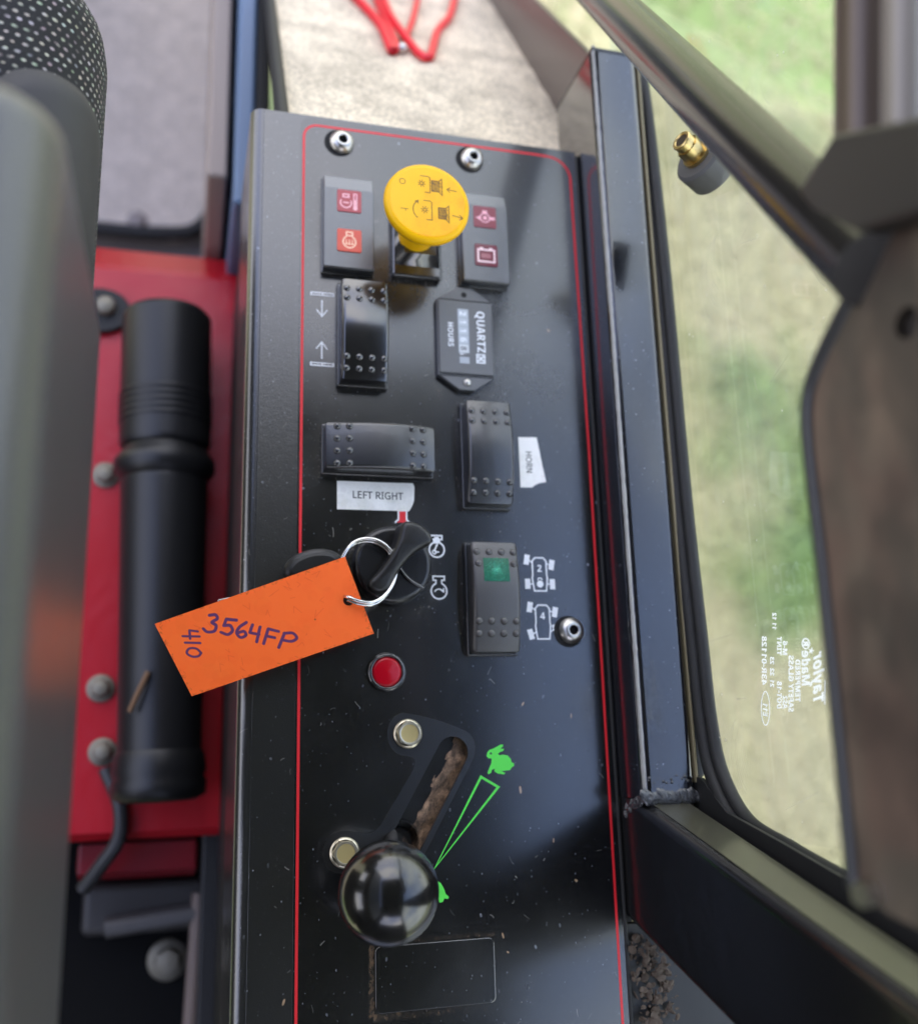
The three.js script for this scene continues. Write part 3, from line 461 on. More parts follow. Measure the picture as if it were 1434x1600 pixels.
// ---------------------------------------------------------------- paper labels
function paper(pts, text, px, turn, label) {
  const xs = pts.map((p) => p[0]), vs = pts.map((p) => p[1]), x0 = Math.min(...xs), x1 = Math.max(...xs), v0 = Math.min(...vs), v1 = Math.max(...vs);
  const o = thing('paper_label', label, 'label', [(x0 + x1) / 2, 0, (v0 + v1) / 2], 'paper labels stuck on the console');
  const t = tex(512, Math.round(512 * (v1 - v0) / (x1 - x0)), (c, w, h) => {
    c.fillStyle = '#f7f6f2'; c.fillRect(0, 0, w, h);
    for (let i = 0; i < 420; i++) { c.fillStyle = `rgba(${R(70, 130) | 0},${R(70, 110) | 0},${R(60, 90) | 0},${R(0.05, 0.3)})`; c.beginPath(); c.arc(rnd() * w, rnd() * h, R(0.5, 2), 0, 7); c.fill(); }
    for (let i = 0; i < 60; i++) { c.fillStyle = `rgba(120,112,100,${R(0.01, 0.04)})`; c.beginPath(); c.arc(rnd() * w, h * R(0.3, 1), R(10, 60), 0, 7); c.fill(); }
    c.save(); c.translate(w * px[0], h * px[1]); c.rotate(turn); c.fillStyle = '#26282c'; c.font = `${px[2]}px sans-serif`; c.textAlign = 'center'; c.textBaseline = 'middle'; c.fillText(text, 0, 0); c.strokeStyle = '#26282c'; c.lineWidth = px[2] / 45; c.strokeText(text, 0, 0); c.restore();
  });
  const g = planar(slab(shapeOf(pts), 0.03, 0.2), x0, x1, v0, v1), p = g.attributes.position;
  for (let i = 0; i < p.count; i++) { const e = Math.max(0, (p.getX(i) - x1 + 3) / 3) * smooth((v0 + v1) / 2, v0, -p.getZ(i)); p.setY(i, p.getY(i) + 1.3 * e); }
  g.computeVertexNormals();
  part(o, 'paper', g, mat({ map: t, roughness: 0.7 }));
}
paper([[-40, 75.2], [-14, 75.4], [-3.4, 75.6], [-2.6, 74], [-2.9, 67], [-3.8, 64.4], [-5.4, 61.6], [-14, 61.6], [-40, 61.4]], 'LEFT RIGHT', [0.52, 0.48, 66], 0, 'white paper label reading LEFT RIGHT above the ignition knob');
paper([[51.6, 102.2], [61.4, 102.6], [63.4, 90], [64.8, 79], [62, 78.6], [59.6, 77.6], [57.8, 76.2], [51.6, 76]], 'HORN', [0.38, 0.5, 165], Math.PI / 2, 'white torn paper label reading HORN sideways beside a rocker');

// ---------------------------------------------------------------- ignition knob, ring, tag, spare key
{
  const X = -14.8, Vv = 34.2, o = thing('ignition_knob', 'round black ignition knob with raised twisted grip above red lamp', 'ignition knob', [X, 0, Vv]);
  part(o, 'dial', lathe([[18.6, 0], [18.6, 4], [18.2, 6.6], [17.2, 8], [15.6, 8.5], [0, 8.2]], X, 0, Vv, 72), M.gloss.clone());
  o.children[0].material.roughness = 0.26; o.children[0].material.clearcoat = 0; o.children[0].material.bumpMap = again(grainy, 2); o.children[0].material.bumpScale = 0.00003;
  const s = new THREE.Shape();                                         // grip seen from above: a waisted bar, wider at both ends
  s.moveTo(-12.3, 52.4); s.bezierCurveTo(-7, 53.4, -1.6, 49.6, 0.4, 44.6); s.bezierCurveTo(0.6, 42.6, -1, 41.2, -3, 40.6); s.bezierCurveTo(-9.4, 37.4, -15, 30.2, -17.6, 22.6); s.bezierCurveTo(-19, 19.4, -22.8, 18.8, -25.6, 20.6); s.bezierCurveTo(-28.4, 22.4, -28.2, 24.6, -26.4, 26); s.bezierCurveTo(-21.4, 31, -17.4, 37.6, -15.4, 46.4); s.bezierCurveTo(-15, 49.4, -14.4, 51.6, -12.3, 52.4);
  const g = slab(s, 7.6, 19.4, 2.6, 18), p = g.attributes.position;
  for (let i = 0; i < p.count; i++) { const n = p.getY(i), v = -p.getZ(i), k = (n - 7.6) / 12; p.setY(i, 7.6 + (n - 7.6) * (0.72 + 0.28 * smooth(18, 44, v))); p.setX(i, p.getX(i) + 1.6 * k * smooth(20, 50, v)); }
  g.computeVertexNormals();
  part(o, 'grip', toCreasedNormals(g, 0.9), mat({ color: rgb(0.012, 0.0115, 0.011), roughness: 0.3, bumpMap: again(grainy, 0.2), bumpScale: 0.00003 }));
  part(o, 'ridge', tube([[-24, 8.6, 44], [-17.6, 9, 40], [-13, 9.2, 33], [-8, 9, 27], [-1, 8.4, 23]], 0.8, 30, 8), M.shiny);
}
{
  const o = thing('key_ring', 'split steel ring joining the ignition knob and orange tag', 'key ring', [-27, 16, 28.4]);
  const loop = [[543, 937, 16.3], [561, 943.5, 16.8], [582, 944.5, 16.2], [603, 930, 14.8], [615, 908, 13.6], [617, 885, 13], [608, 863, 12.4], [590, 849, 11.6], [571, 845.5, 11.2], [552, 851, 11], [538, 867, 11.2], [529, 890, 10.8], [529, 914, 11], [536, 930, 12.6]];
  const c = [...loop, ...loop].map(([px, py, n], i) => { const q = onLevel(px, py, n); return [q[0] + (i >= 14 ? 0.3 : 0), q[1] + (i >= 14 ? 1.1 : 0), q[2] + (i >= 14 ? 0.9 : 0)]; });
  part(o, 'ring_wire', tube(c, 0.85, 320, 10), mat({ color: rgb(0.75, 0.74, 0.72), metalness: 1, roughness: 0.16 }));
}
{
  const o = thing('key_tag', 'bright orange rectangular tag with handwritten purple number hanging from ring', 'tag', [-72, 12, 4]);
  const A = onLevel(242, 975, 9), B = onLevel(539, 870, 15), C = onLevel(584, 990, 14), D = onLevel(300, 1088, 8), h0 = onLevel(543, 938, 14.6);
  const N = 40, K = 14, pos = [], uv = [], idx = [];
  const t = tex(1024, 420, (c, w, h) => {
    c.fillStyle = '#ff6c28'; c.fillRect(0, 0, w, h);
    for (let i = 0; i < 200; i++) { c.fillStyle = rnd() < 0.5 ? `rgba(255,140,70,${R(0.01, 0.05)})` : `rgba(200,50,10,${R(0.01, 0.04)})`; c.beginPath(); c.arc(rnd() * w, rnd() * h, R(10, 60), 0, 7); c.fill(); }
    c.strokeStyle = 'rgba(205,60,20,0.35)'; c.lineWidth = 3; for (let i = 0; i < 26; i++) { const x = R(150, 900), y = R(40, 390); c.beginPath(); c.moveTo(x, y); c.lineTo(x + R(-30, 30), y + R(-40, 40)); c.lineTo(x + R(-40, 40), y + R(-30, 30)); c.stroke(); }
    c.lineCap = c.lineJoin = 'round'; c.lineWidth = 14; c.strokeStyle = '#5a3060';
    const S = (p) => { c.beginPath(); p.forEach(([x, y], i) => (i ? c.lineTo(x, y) : c.moveTo(x, y))); c.stroke(); };
    const curve = (p) => { const k = new THREE.CatmullRomCurve3(p.map(([x, y]) => V3(x, y, 0))).getPoints(40); S(k.map((q) => [q.x, q.y])); };
    c.save(); c.translate(246, 28); c.rotate(0.57); c.scale(1.1, 1.1);
    curve([[26, 8], [52, 0], [64, 14], [44, 36], [66, 46], [62, 74], [30, 86], [12, 74]]);                               // 3
    S([[150, 2], [104, 8], [100, 38]]); curve([[100, 38], [128, 32], [142, 52], [124, 78], [92, 74]]);                   // 5
    curve([[196, 2], [170, 30], [162, 62], [182, 80], [204, 62], [194, 46], [166, 60]]);                                  // 6
    S([[226, 6], [220, 46], [262, 46]]); S([[262, 8], [256, 86]]);                                                       // 4
    S([[288, 88], [300, 8], [348, 10]]); S([[296, 46], [334, 46]]);                                                      // F
    S([[358, 92], [376, 12]]); curve([[374, 14], [414, 4], [434, 24], [414, 46], [370, 50]]);                              // P
    c.restore();
    c.save(); c.translate(120, 82); c.rotate(1.86); c.lineWidth = 12;
    S([[8, -66], [0, -26], [46, -22]]); S([[36, -70], [30, 12]]); S([[72, -68], [66, 6]]); curve([[126, -64], [102, -44], [100, -8], [124, 6], [144, -18], [142, -50], [126, -64]]);   // 410
    c.restore();
    for (let i = 0; i < 160; i++) { const e = i % 4, x = e < 2 ? rnd() * w : (e === 2 ? R(0, 26) * rnd() : w - R(0, 26) * rnd()), y = e === 0 ? R(0, 20) * rnd() : e === 1 ? h - R(0, 20) * rnd() : rnd() * h; c.fillStyle = `rgba(110,50,20,${R(0.05, 0.22)})`; c.beginPath(); c.ellipse(x, y, R(3, 14), R(2, 6), R(0, 3), 0, 7); c.fill(); }
    c.fillStyle = 'rgba(70,30,10,0.7)'; c.beginPath(); c.arc(760, 250, 4, 0, 7); c.fill();
  });
  const P = (i, j) => { const a = i / N, b = j / K, l = (p, q, s) => p + (q - p) * s; return [0, 1, 2].map((k) => l(l(A[k], B[k], a), l(D[k], C[k], a), b) + (k === 1 ? 1.6 * Math.sin(Math.PI * a) : 0)); };
  const toUV = (x, v) => { let a = 0.5, b = 0.5; for (let it = 0; it < 12; it++) { const e = (s, t2) => { const l = (p, q, s2) => p + (q - p) * s2; return [l(l(A[0], B[0], s), l(D[0], C[0], s), t2), l(l(A[2], B[2], s), l(D[2], C[2], s), t2)]; }; const q = e(a, b), qa = e(a + 0.01, b), qb = e(a, b + 0.01), m = [(qa[0] - q[0]) * 100, (qb[0] - q[0]) * 100, (qa[1] - q[1]) * 100, (qb[1] - q[1]) * 100], det = m[0] * m[3] - m[1] * m[2], dx = x - q[0], dv = v - q[1]; a += (m[3] * dx - m[1] * dv) / det; b += (-m[2] * dx + m[0] * dv) / det; } return [a, b]; };
  const s = shapeOf([A, B, C, D].map((q) => [q[0], q[2]])), hole = new THREE.Path(); hole.absellipse(h0[0] + 0.6, h0[2], 2.5, 2.3, 0, Math.PI * 2, true); s.holes.push(hole);
  // a fine sheet: the outline is cut into strips so that it can bow
  let g = slab(s, 0, 0.45, 0, 20);
  const p = g.attributes.position, U = new Float32Array(p.count * 2);
  for (let i = 0; i < p.count; i++) { const [a, b] = toUV(p.getX(i), -p.getZ(i)); U[2 * i] = a; U[2 * i + 1] = 1 - b; p.setY(i, p.getY(i) + (A[1] * (1 - a) + B[1] * a) * (1 - b) + (D[1] * (1 - a) + C[1] * a) * b); }
  g.setAttribute('uv', new THREE.BufferAttribute(U, 2)); g.computeVertexNormals();
  part(o, 'tag_card', g, mat({ map: t, roughness: 0.42 }));
}
{
  const o = thing('spare_key', 'spare key with black plastic head lying partly under orange tag', 'key', [-62, 0, 30]);
  const s = new THREE.Shape(); s.absellipse(0, 0, 14, 8.2, 0, 6.28318);
  const g = slab(s, 0, 9, 3.9, 28); turnV(g, 14, 0, 0); put(g, -51.6, 0.4, 32.4);
  part(o, 'key_head', g, M.rubber.clone()); o.children[0].material.roughness = 0.34;
  const b = [-62, 4, 22], e = onLevel(356, 941, 5);
  const q = slab(roundRect(-18, -1.9, 18, 1.9, 0.6), 0, 1.6, 0.3); turnV(q, Math.atan2(b[2] - e[2], b[0] - e[0]) * 180 / Math.PI, 0, 0); put(q, (b[0] + e[0]) / 2, 4.6, (b[2] + e[2]) / 2);
  const bits = []; for (let i = 0; i < 5; i++) bits.push(box(1.8, 1.4, 1.8, e[0] + 3 * i + 1, 5.4, e[2] + 1.0 * i + 1.2, 0.4));
  part(o, 'key_blade', [q, ...bits], M.steel);
}
{
  const o = thing('indicator_lamp', 'small round red indicator lamp in black collar below orange tag', 'lamp', [-17.4, 0, -14.8]);
  part(o, 'collar', lathe([[8.9, 0], [8.9, 1.6], [8.3, 2.7], [7.5, 3], [6.9, 2.6], [6.7, 1.2]], -17.4, 0, -14.8), M.shiny);
  part(o, 'lens', lathe([[6.9, 1.6], [6.6, 2.2], [5.4, 2.9], [0, 3.3]], -17.4, 0, -14.8), mat({ color: rgb(0.42, 0.002, 0.012), roughness: 0.2, ior: 1.4 }));
}
// ---------------------------------------------------------------- throttle lever
{
  const c = onLevel(607, 1395, 46), o = thing('throttle_lever', 'glossy black ball knob lever standing in the angled slot', 'lever', [-10, 0, -88]);
  part(o, 'ball_knob', put(new THREE.SphereGeometry(19.8, 64, 40), c[0], c[1], c[2]), mat({ color: rgb(0.006, 0.006, 0.006), roughness: 0.2, ior: 1.7, clearcoat: 0.4, clearcoatRoughness: 0.12, bumpMap: again(patchy, 2), bumpScale: 0.00006 }));
  part(o, 'stem', [rod([-11, -10, -88], [c[0], c[1], c[2]], 7.2, 24, 4.4), lathe([[7, 0], [8.6, -4], [9, -10]], -11, 0, -88, 24)], M.plastic);
}
// ---------------------------------------------------------------- cab frame with door seal
const frame = thing('cab_rail', 'glossy black welded square tube frame along the console right edge', 'cab frame', [107, 0, 0]);
{
  const r = 4.4, w0 = 94.2, w1 = 121, top = 26.5, sh = roundRect(w0, -30, w1, top, r);
  const g = new THREE.ExtrudeGeometry(sh, { depth: 390, bevelEnabled: false, curveSegments: 10 }); g.translate(0, 0, -316);
  part(frame, 'side_rail', toCreasedNormals(g, 0.5), mat({ map: again(tex(256, 1024, (c, w, h) => { c.fillStyle = '#14151a'; c.fillRect(0, 0, w, h); for (let k = 0; k < 900; k++) { c.fillStyle = `rgba(200,205,215,${R(0.05, 0.6)})`; c.beginPath(); c.arc(rnd() * w, rnd() * h, R(0.4, 1.6), 0, 7); c.fill(); } }), 0.012, 0.0032), roughness: 0.13, ior: 1.65, clearcoat: 1, clearcoatRoughness: 0.08, bumpMap: again(peel, 0.05), bumpScale: 0.00004 }));
  // weld bead: overlapping ripples across the joint
  const bead = []; for (let i = 0; i < 17; i++) { const k = new THREE.SphereGeometry(3.4, 14, 10); k.scale(0.6, 0.34 + 0.14 * hash(i, 21), 0.9 + 0.5 * hash(i, 7)); k.rotateY(0.5); put(k, w0 + 1 + i * 1.6, top - 0.5 + 0.5 * (hash(i, 3) - 0.5), -73.6 + 1.6 * (hash(i, 9) - 0.5)); bead.push(rough(k, 1.1, 0.7)); }
  for (let i = 0; i < 9; i++) { const k = new THREE.SphereGeometry(2.6, 12, 8); k.scale(0.6, 1, 1); put(k, w0 + 0.7, top - 2 - i * 2.4, -74 - i * 0.9 + 2 * hash(i, 5)); bead.push(rough(k, 1.6, 0.7)); }
  for (let i = 0; i < 14; i++) { const k = new THREE.SphereGeometry(0.5 + 0.4 * hash(i, 4), 8, 6); put(k, w0 + 1 + 24 * hash(i, 1), top, -68 + 4 * hash(i, 2)); bead.push(k); }
  part(frame, 'weld_bead', bead, mat({ color: rgb(0.03, 0.032, 0.036), roughness: 0.16, ior: 1.9, clearcoat: 1, clearcoatRoughness: 0.1, bumpMap: grainy, bumpScale: 0.0002 }));
  // rear post rises backwards from the weld
  const d = norm([-44, 155]), q = [d[1], -d[0]], a0 = [-70, 2], sec = 58;
  const ps = new THREE.Shape(), rr = 5.5; { const W = w1 - w0; ps.moveTo(0 + rr, 0); ps.lineTo(W - rr, 0); ps.absarc(W - rr, rr, rr, -Math.PI / 2, 0); ps.lineTo(W, sec - rr); ps.absarc(W - rr, sec - rr, rr, 0, Math.PI / 2); ps.lineTo(rr, sec); ps.absarc(rr, sec - rr, rr, Math.PI / 2, Math.PI); ps.lineTo(0, rr); ps.absarc(rr, rr, rr, Math.PI, 1.5 * Math.PI); }
  const pg = new THREE.ExtrudeGeometry(ps, { depth: 420, bevelEnabled: false, curveSegments: 10 });
  // local x -> across, local y -> back (away from q), local z -> along d
  const m4 = new THREE.Matrix4().makeBasis(V3(-1, 0, 0), V3(0, -q[1], q[0]), V3(0, d[1], -d[0])); pg.applyMatrix4(m4); put(pg, w1, a0[1], a0[0]);
  part(frame, 'rear_post', toCreasedNormals(pg, 0.5), mat({ color: rgb(0.008, 0.008, 0.008), roughness: 0.2, ior: 1.6, bumpMap: again(patchy, 0.01), bumpScale: 0.0004 }));
  const seal = [[125, 12, 330], [125, 17, 291], [125, 22, 193], [125, 24, 58], [125, 27, -4], [125, 29, -42], [125, 34, -64], [125, 51, -84], [125, 86, -95], [125, 126, -105], [125, 238, -136], [125, 330, -162]];
  part(frame, 'door_seal', [tube(seal, 3.6, 200, 14), tube(seal.map(([x, n, v]) => [x + 2, n + 4.6, v + 2.4]), 3, 200, 10)], M.rubber);
  part(frame, 'lawn_reflection_strip', box(1.2, 7, 386, 121.8, 22.4, 125, 0.5), mat({ color: rgb(0.25, 0.21, 0.12), roughness: 0.45 }));  // tan strip painting the grass reflected in the rail's outer edge
  part(frame, 'post_flange', across([[-64, 16], [-66, 30], [-80, 50], [-89, 88], [-99, 128], [-130, 238], [-156, 330], [-176, 330], [-150, 238], [-122, 140], [-98, 60], [-84, 20]], 121.4, 123.4, 0.3), M.rubber);
  const pf = new THREE.PlaneGeometry(w1 - w0 - 9, 400, 2, 30); pf.applyMatrix4(new THREE.Matrix4().makeBasis(V3(-1, 0, 0), V3(0, d[1], -d[0]), V3(0, q[1], -q[0]))); put(pf, (w0 + w1) / 2, a0[1] + d[1] * 210 + q[1] * 0.12, a0[0] + d[0] * 210 + q[0] * 0.12);
  const highlight = []; for (let i = 0; i < 130; i++) { const v0 = -70 + i * 3, k = new THREE.CylinderGeometry(0.9 + 0.35 * hash(i, 31), 0.9 + 0.35 * hash(i + 1, 31), 3.02, 8, 1, true); k.rotateX(Math.PI / 2); put(k, w0 + 1.5 + 0.12 * hash(i, 5), top - 1.45, v0 + 1.5); highlight.push(k); }
  part(frame, 'edge_highlight', highlight, mat({ color: rgb(0.42, 0.41, 0.39), roughness: 0.4, bumpMap: again(grainy, 1), bumpScale: 0.0002 }), 'pale strip painted as the highlight along the inner edge of the rail');  // bright highlight of the rounded corner, painted as a pale strip
  part(frame, 'lawn_reflection', pf, mat({ color: rgb(0.055, 0.053, 0.036), roughness: 0.35, clearcoat: 0.5, clearcoatRoughness: 0.15 }));  // olive sheet that paints the lawn reflection onto the post face
  part(frame, 'seal_base', box(5.4, 22, 392, 125.2, 12, 130, 2), M.rubber);
  part(frame, 'end_cap', box(26, 56, 3, 107.3, -1.8, 317.8, 1.2), M.paint);
}
{
  // dirt caught behind the foot of the post
  const o = thing('mud_crust', 'dried mud and chaff caught beside the post foot', 'dirt', [100, 0, -150], null, 'stuff'), list = [];
  for (let i = 0; i < 240; i++) { const k = new THREE.IcosahedronGeometry(R(0.4, 1.9) * R(0.3, 1), 1); k.scale(R(0.4, 2.2), R(0.15, 0.6), R(0.4, 2.2)); k.rotateY(R(0, 6)); put(k, 95 + R(0, 20), R(-2, 5), -136 - Math.abs(R(0, 50))); list.push(rough(k, 1.2, 0.6)); }
  part(o, 'crumbs', list, mat({ color: rgb(0.07, 0.046, 0.03), roughness: 0.7 }));
  part(o, 'ledge', box(150, 6, 320, 168, -5, -290, 1), mat({ color: rgb(0.012, 0.011, 0.01), roughness: 0.4 }));
}
// ---------------------------------------------------------------- side window
{
  const X = 128.5, o = thing('side_window', 'clear tempered side window with white etched maker print', 'window', [X, 100, 60]);
  part(o, 'pane', put(new THREE.BoxGeometry(4, 900, 1500), X + 2, 430, 300), mat({ color: rgb(0.93, 0.97, 0.94), transmission: 1, thickness: 0, roughness: 0, ior: 1.5 }));
  const t = tex(1024, 640, (c, w, h) => {                               // as read from outside; it is seen mirrored from inside
    c.clearRect(0, 0, w, h); c.fillStyle = c.strokeStyle = '#ffffff'; c.textBaseline = 'middle';
    c.lineJoin = 'round'; const T = (s, f, x, y, k = 1) => { c.save(); c.font = f; c.translate(x, y); c.scale(k, 1); c.lineWidth = 3; c.fillText(s, 0, 0); c.strokeText(s, 0, 0); c.restore(); };
    T('Taylor', 'italic bold 128px sans-serif', 300, 70, 1.05); c.fillRect(296, 8, 190, 10); T('\u2605', '70px sans-serif', 706, 128); c.save(); c.translate(730, 136); c.beginPath(); for (let i = 0; i < 10; i++) { const a = -Math.PI / 2 + i * Math.PI / 5, r = i % 2 ? 12 : 30; c.lineTo(Math.cos(a) * r, Math.sin(a) * r); } c.fill(); c.restore();
    T('Made\u00ae', 'bold 104px sans-serif', 450, 186, 1.05);
    T('TEMPERED', 'bold 66px sans-serif', 330, 262, 1.02); T('SAFETY GLASS', 'bold 66px sans-serif', 250, 328, 1.02); T('AS2', 'bold 62px sans-serif', 280, 388); T('M-6', 'bold 62px sans-serif', 690, 388); T('DOT-18', 'bold 62px sans-serif', 280, 446); T('TINT', 'bold 62px sans-serif', 690, 446); T('21  22  23', 'bold 54px sans-serif', 440, 520); T('11 12', 'bold 54px sans-serif', 880, 496);
    T('43R-01128', 'bold 72px sans-serif', 450, 604, 1.1); c.lineWidth = 9; c.beginPath(); c.ellipse(270, 590, 130, 44, 0, 0, 7); c.stroke(); T('E11', 'bold 64px sans-serif', 206, 594);
  });
  // the print runs up the pane; corners of its field on the pane, seen from inside
  const a = onWall(1290, 1160, X - 0.4), b = onWall(1290, 955, X - 0.4), e = onWall(1188, 1160, X - 0.4), f2 = onWall(1188, 955, X - 0.4);
  const g = new THREE.BufferGeometry(); const q = [a, b, e, b, f2, e], uvs = [[0, 1], [1, 1], [0, 0], [1, 1], [1, 0], [0, 0]];
  g.setAttribute('position', new THREE.Float32BufferAttribute(q.flatMap(([x, n, v]) => [x, n, -v]), 3)); g.setAttribute('uv', new THREE.Float32BufferAttribute(uvs.flat(), 2)); g.computeVertexNormals();
  part(o, 'etched_print', g, mat({ map: t, color: 0xffffff, transparent: true, alphaTest: 0, roughness: 1, transmission: 0.5, thickness: 0, side: THREE.DoubleSide }), 'white mirrored maker print on the glass');
  // smears and scratches on the inner face
  const sm = tex(1024, 1024, (c, w, h) => {
    c.clearRect(0, 0, w, h); for (let i = 0; i < 90; i++) { const x = rnd() * w, y = rnd() * h, r = R(40, 160), g2 = c.createRadialGradient(x, y, 0, x, y, r); g2.addColorStop(0, `rgba(235,225,205,${R(0.02, 0.09)})`); g2.addColorStop(1, 'rgba(235,225,205,0)'); c.fillStyle = g2; c.fillRect(x - r, y - r, 2 * r, 2 * r); }
    for (let k = 0; k < 9; k++) { const x = rnd() * w, y = rnd() * h; for (let i = 0; i < 14; i++) { c.strokeStyle = `rgba(240,235,225,${R(0.08, 0.22)})`; c.lineWidth = R(0.7, 1.6); c.beginPath(); c.arc(x + i * 2, y + i * 3, 30 + i * 2, 0.5, 2 + rnd()); c.stroke(); } }
    for (let k = 0; k < 40; k++) { c.strokeStyle = `rgba(250,250,220,${R(0.1, 0.4)})`; c.lineWidth = R(0.6, 1.4); const x = rnd() * w, y = rnd() * h; c.beginPath(); c.moveTo(x, y); c.lineTo(x + R(-20, 20), y + R(-120, 120)); c.stroke(); }
    for (let k = 0; k < 260; k++) { c.fillStyle = `rgba(250,248,235,${R(0.2, 0.7)})`; c.beginPath(); c.arc(rnd() * w, rnd() * h, R(0.5, 1.5), 0, 7); c.fill(); }
  });
  const s = new THREE.PlaneGeometry(420, 260); s.rotateY(-Math.PI / 2); put(s, X - 0.2, 160, 120);
  part(o, 'glass_smears', s, mat({ map: sm, transparent: true, roughness: 0.9, side: THREE.DoubleSide }), 'dusty smears and scratches on the glass');
  // threaded fixing through the glass
  const k = onWall(1112, 262, X), ax = norm([-1, 0.42]), P = (t2) => [k[0] + ax[0] * t2, k[1] + ax[1] * t2, k[2] + 0.28 * t2];
  part(o, 'rubber_spacer', [rod(P(-2), P(9), 13.4, 36), rod(P(9), P(10.4), 13.4, 36, 12)], mat({ color: rgb(0.09, 0.088, 0.085), roughness: 0.55 }));
  part(o, 'washer', rod(P(10.2), P(12), 7.2, 30), M.brass);
  part(o, 'hex_nut', rod(P(12), P(18), 6, 6), M.brass);
  part(o, 'stud', [rod(P(17), P(21.5), 4.8, 28), new THREE.TorusGeometry(4, 1, 8, 28).applyQuaternion(new THREE.Quaternion().setFromUnitVectors(V3(0, 0, 1), P3(P(1)).sub(P3(P(0))).normalize())).translate(...P3(P(21.5)).toArray())], M.brass);
  part(o, 'stud_bore', rod(P(21.4), P(21.8), 3.4, 24), mat({ color: rgb(0.05, 0.035, 0.02), roughness: 0.5 }));
}
// ---------------------------------------------------------------- grab bar, latch bracket, upright rod
{
  const o = thing('grab_bar', 'glossy black round grab bar slanting across the side window', 'grab bar', [74, 150, 200]);
  const S = onWall(940, -6, 92), E = onWall(1318, 372, 58), ext = (t) => [0, 1, 2].map((k) => S[k] + (E[k] - S[k]) * t);
  const g = rod(ext(-0.5), ext(1.06), 10.6, 48); 
  part(o, 'bar_tube', g, mat({ color: rgb(0.012, 0.011, 0.01), roughness: 0.17, ior: 1.6, bumpMap: again(peel, 3, 20), bumpScale: 0.00003 }));
}
{
  const x = 58, o = thing('latch_bracket', 'dusty brown folded metal bracket with round hole at right', 'bracket', [x, 230, 10]);
  const w = (pts) => pts.map(([a, b]) => { const q = onWall(a, b, x); return [q[2], q[1]]; });
  const pts = w([[1345, 440], [1300, 530], [1275, 590], [1265, 640], [1275, 760], [1290, 900], [1305, 1050], [1320, 1200], [1338, 1388], [1390, 1430], [1520, 1490], [1640, 1200], [1640, 500], [1560, 180], [1434, 190], [1345, 215], [1300, 290], [1330, 380]]);
  const s = new THREE.Shape(); pts.forEach(([v, n], i) => (i ? s.lineTo(v, n) : s.moveTo(v, n)));
  const hc = w([[1424, 505]])[0], hr = Math.abs(w([[1424, 540]])[0][1] - w([[1424, 470]])[0][1]) * 0.5; const hole = new THREE.Path(); hole.absellipse(hc[0], hc[1], 5.4, 5.4, 0, Math.PI * 2, true); s.holes.push(hole);
  const g = new THREE.ExtrudeGeometry(s, { depth: 3, bevelEnabled: true, bevelSize: 1.4, bevelThickness: 1.4, bevelOffset: -1.4, bevelSegments: 4, curveSegments: 24 });
  g.applyMatrix4(new THREE.Matrix4().set(0, 0, 1, x, 0, 1, 0, 0, -1, 0, 0, 0, 0, 0, 0, 1));
  const p = g.attributes.position, U = new Float32Array(p.count * 2); for (let i = 0; i < p.count; i++) { U[2 * i] = p.getZ(i) / 160; U[2 * i + 1] = p.getY(i) / 90; } g.setAttribute('uv', new THREE.BufferAttribute(U, 2));
  const t = field(256, 256, (u, v) => { const a = fbm(u * 6, v * 6, 5, 6), b = smooth(0.38, 0.62, fbm(u * 4 + 0.7, v * 4, 3, 4)); const e = 0.8 + 0.2 * smooth(0.3, 0.5, fbm(u * 5 + 3, v * 3, 4, 5, 3)); return [(0.24 + 0.24 * a + 0.03 * b) * e, (0.22 + 0.19 * a) * e, (0.19 + 0.15 * a) * e]; }, true);
  part(o, 'bracket_plate', g, mat({ map: t, roughness: 0.6 }));
  const rim = w([[1345, 440], [1275, 590], [1265, 640], [1290, 900], [1320, 1200], [1338, 1388]]).map(([v, n]) => [x - 1, n + 1, v]);
  part(o, 'rolled_edge', tube(rim, 2.4, 60, 12), mat({ color: rgb(0.03, 0.03, 0.03), roughness: 0.3, metalness: 0 }));
  part(o, 'hole_boss', rod([x + 6, hc[1], hc[0]], [x + 16, hc[1], hc[0]], 8, 24), M.dark);
  const b = onWall(1360, 1396, x - 2); part(o, 'bolt', rod([b[0] + 2, b[1], b[2]], [b[0] - 4, b[1] + 1, b[2]], 3.2, 6), M.steel);
  const u = onWall(1395, 215, x - 3), u2 = onWall(1330, 330, x - 3);
  part(o, 'bracket_lug', [across(w([[1286, 306], [1345, 215], [1500, 185], [1500, 340], [1345, 385]]), x - 9, x - 2, 2.4)], mat({ color: rgb(0.02, 0.018, 0.017), roughness: 0.35 }));
}
{
  const o = thing('latch_rod', 'blurred dark upright rod above the bracket at top right', 'rod', [60, 280, 150]);
  const a = onWall(1350, 260, 66), b = onWall(1352, -120, 66), c = onWall(1410, 250, 62), e = onWall(1412, -120, 62);
  part(o, 'rod_tube', rod(a, b, 8, 32), mat({ color: rgb(0.08, 0.06, 0.05), roughness: 0.3, metalness: 0.4 }));
  part(o, 'rod_guide', rod(c, e, 5.2, 32), mat({ color: rgb(0.2, 0.18, 0.165), roughness: 0.4, metalness: 0.3 }));
}
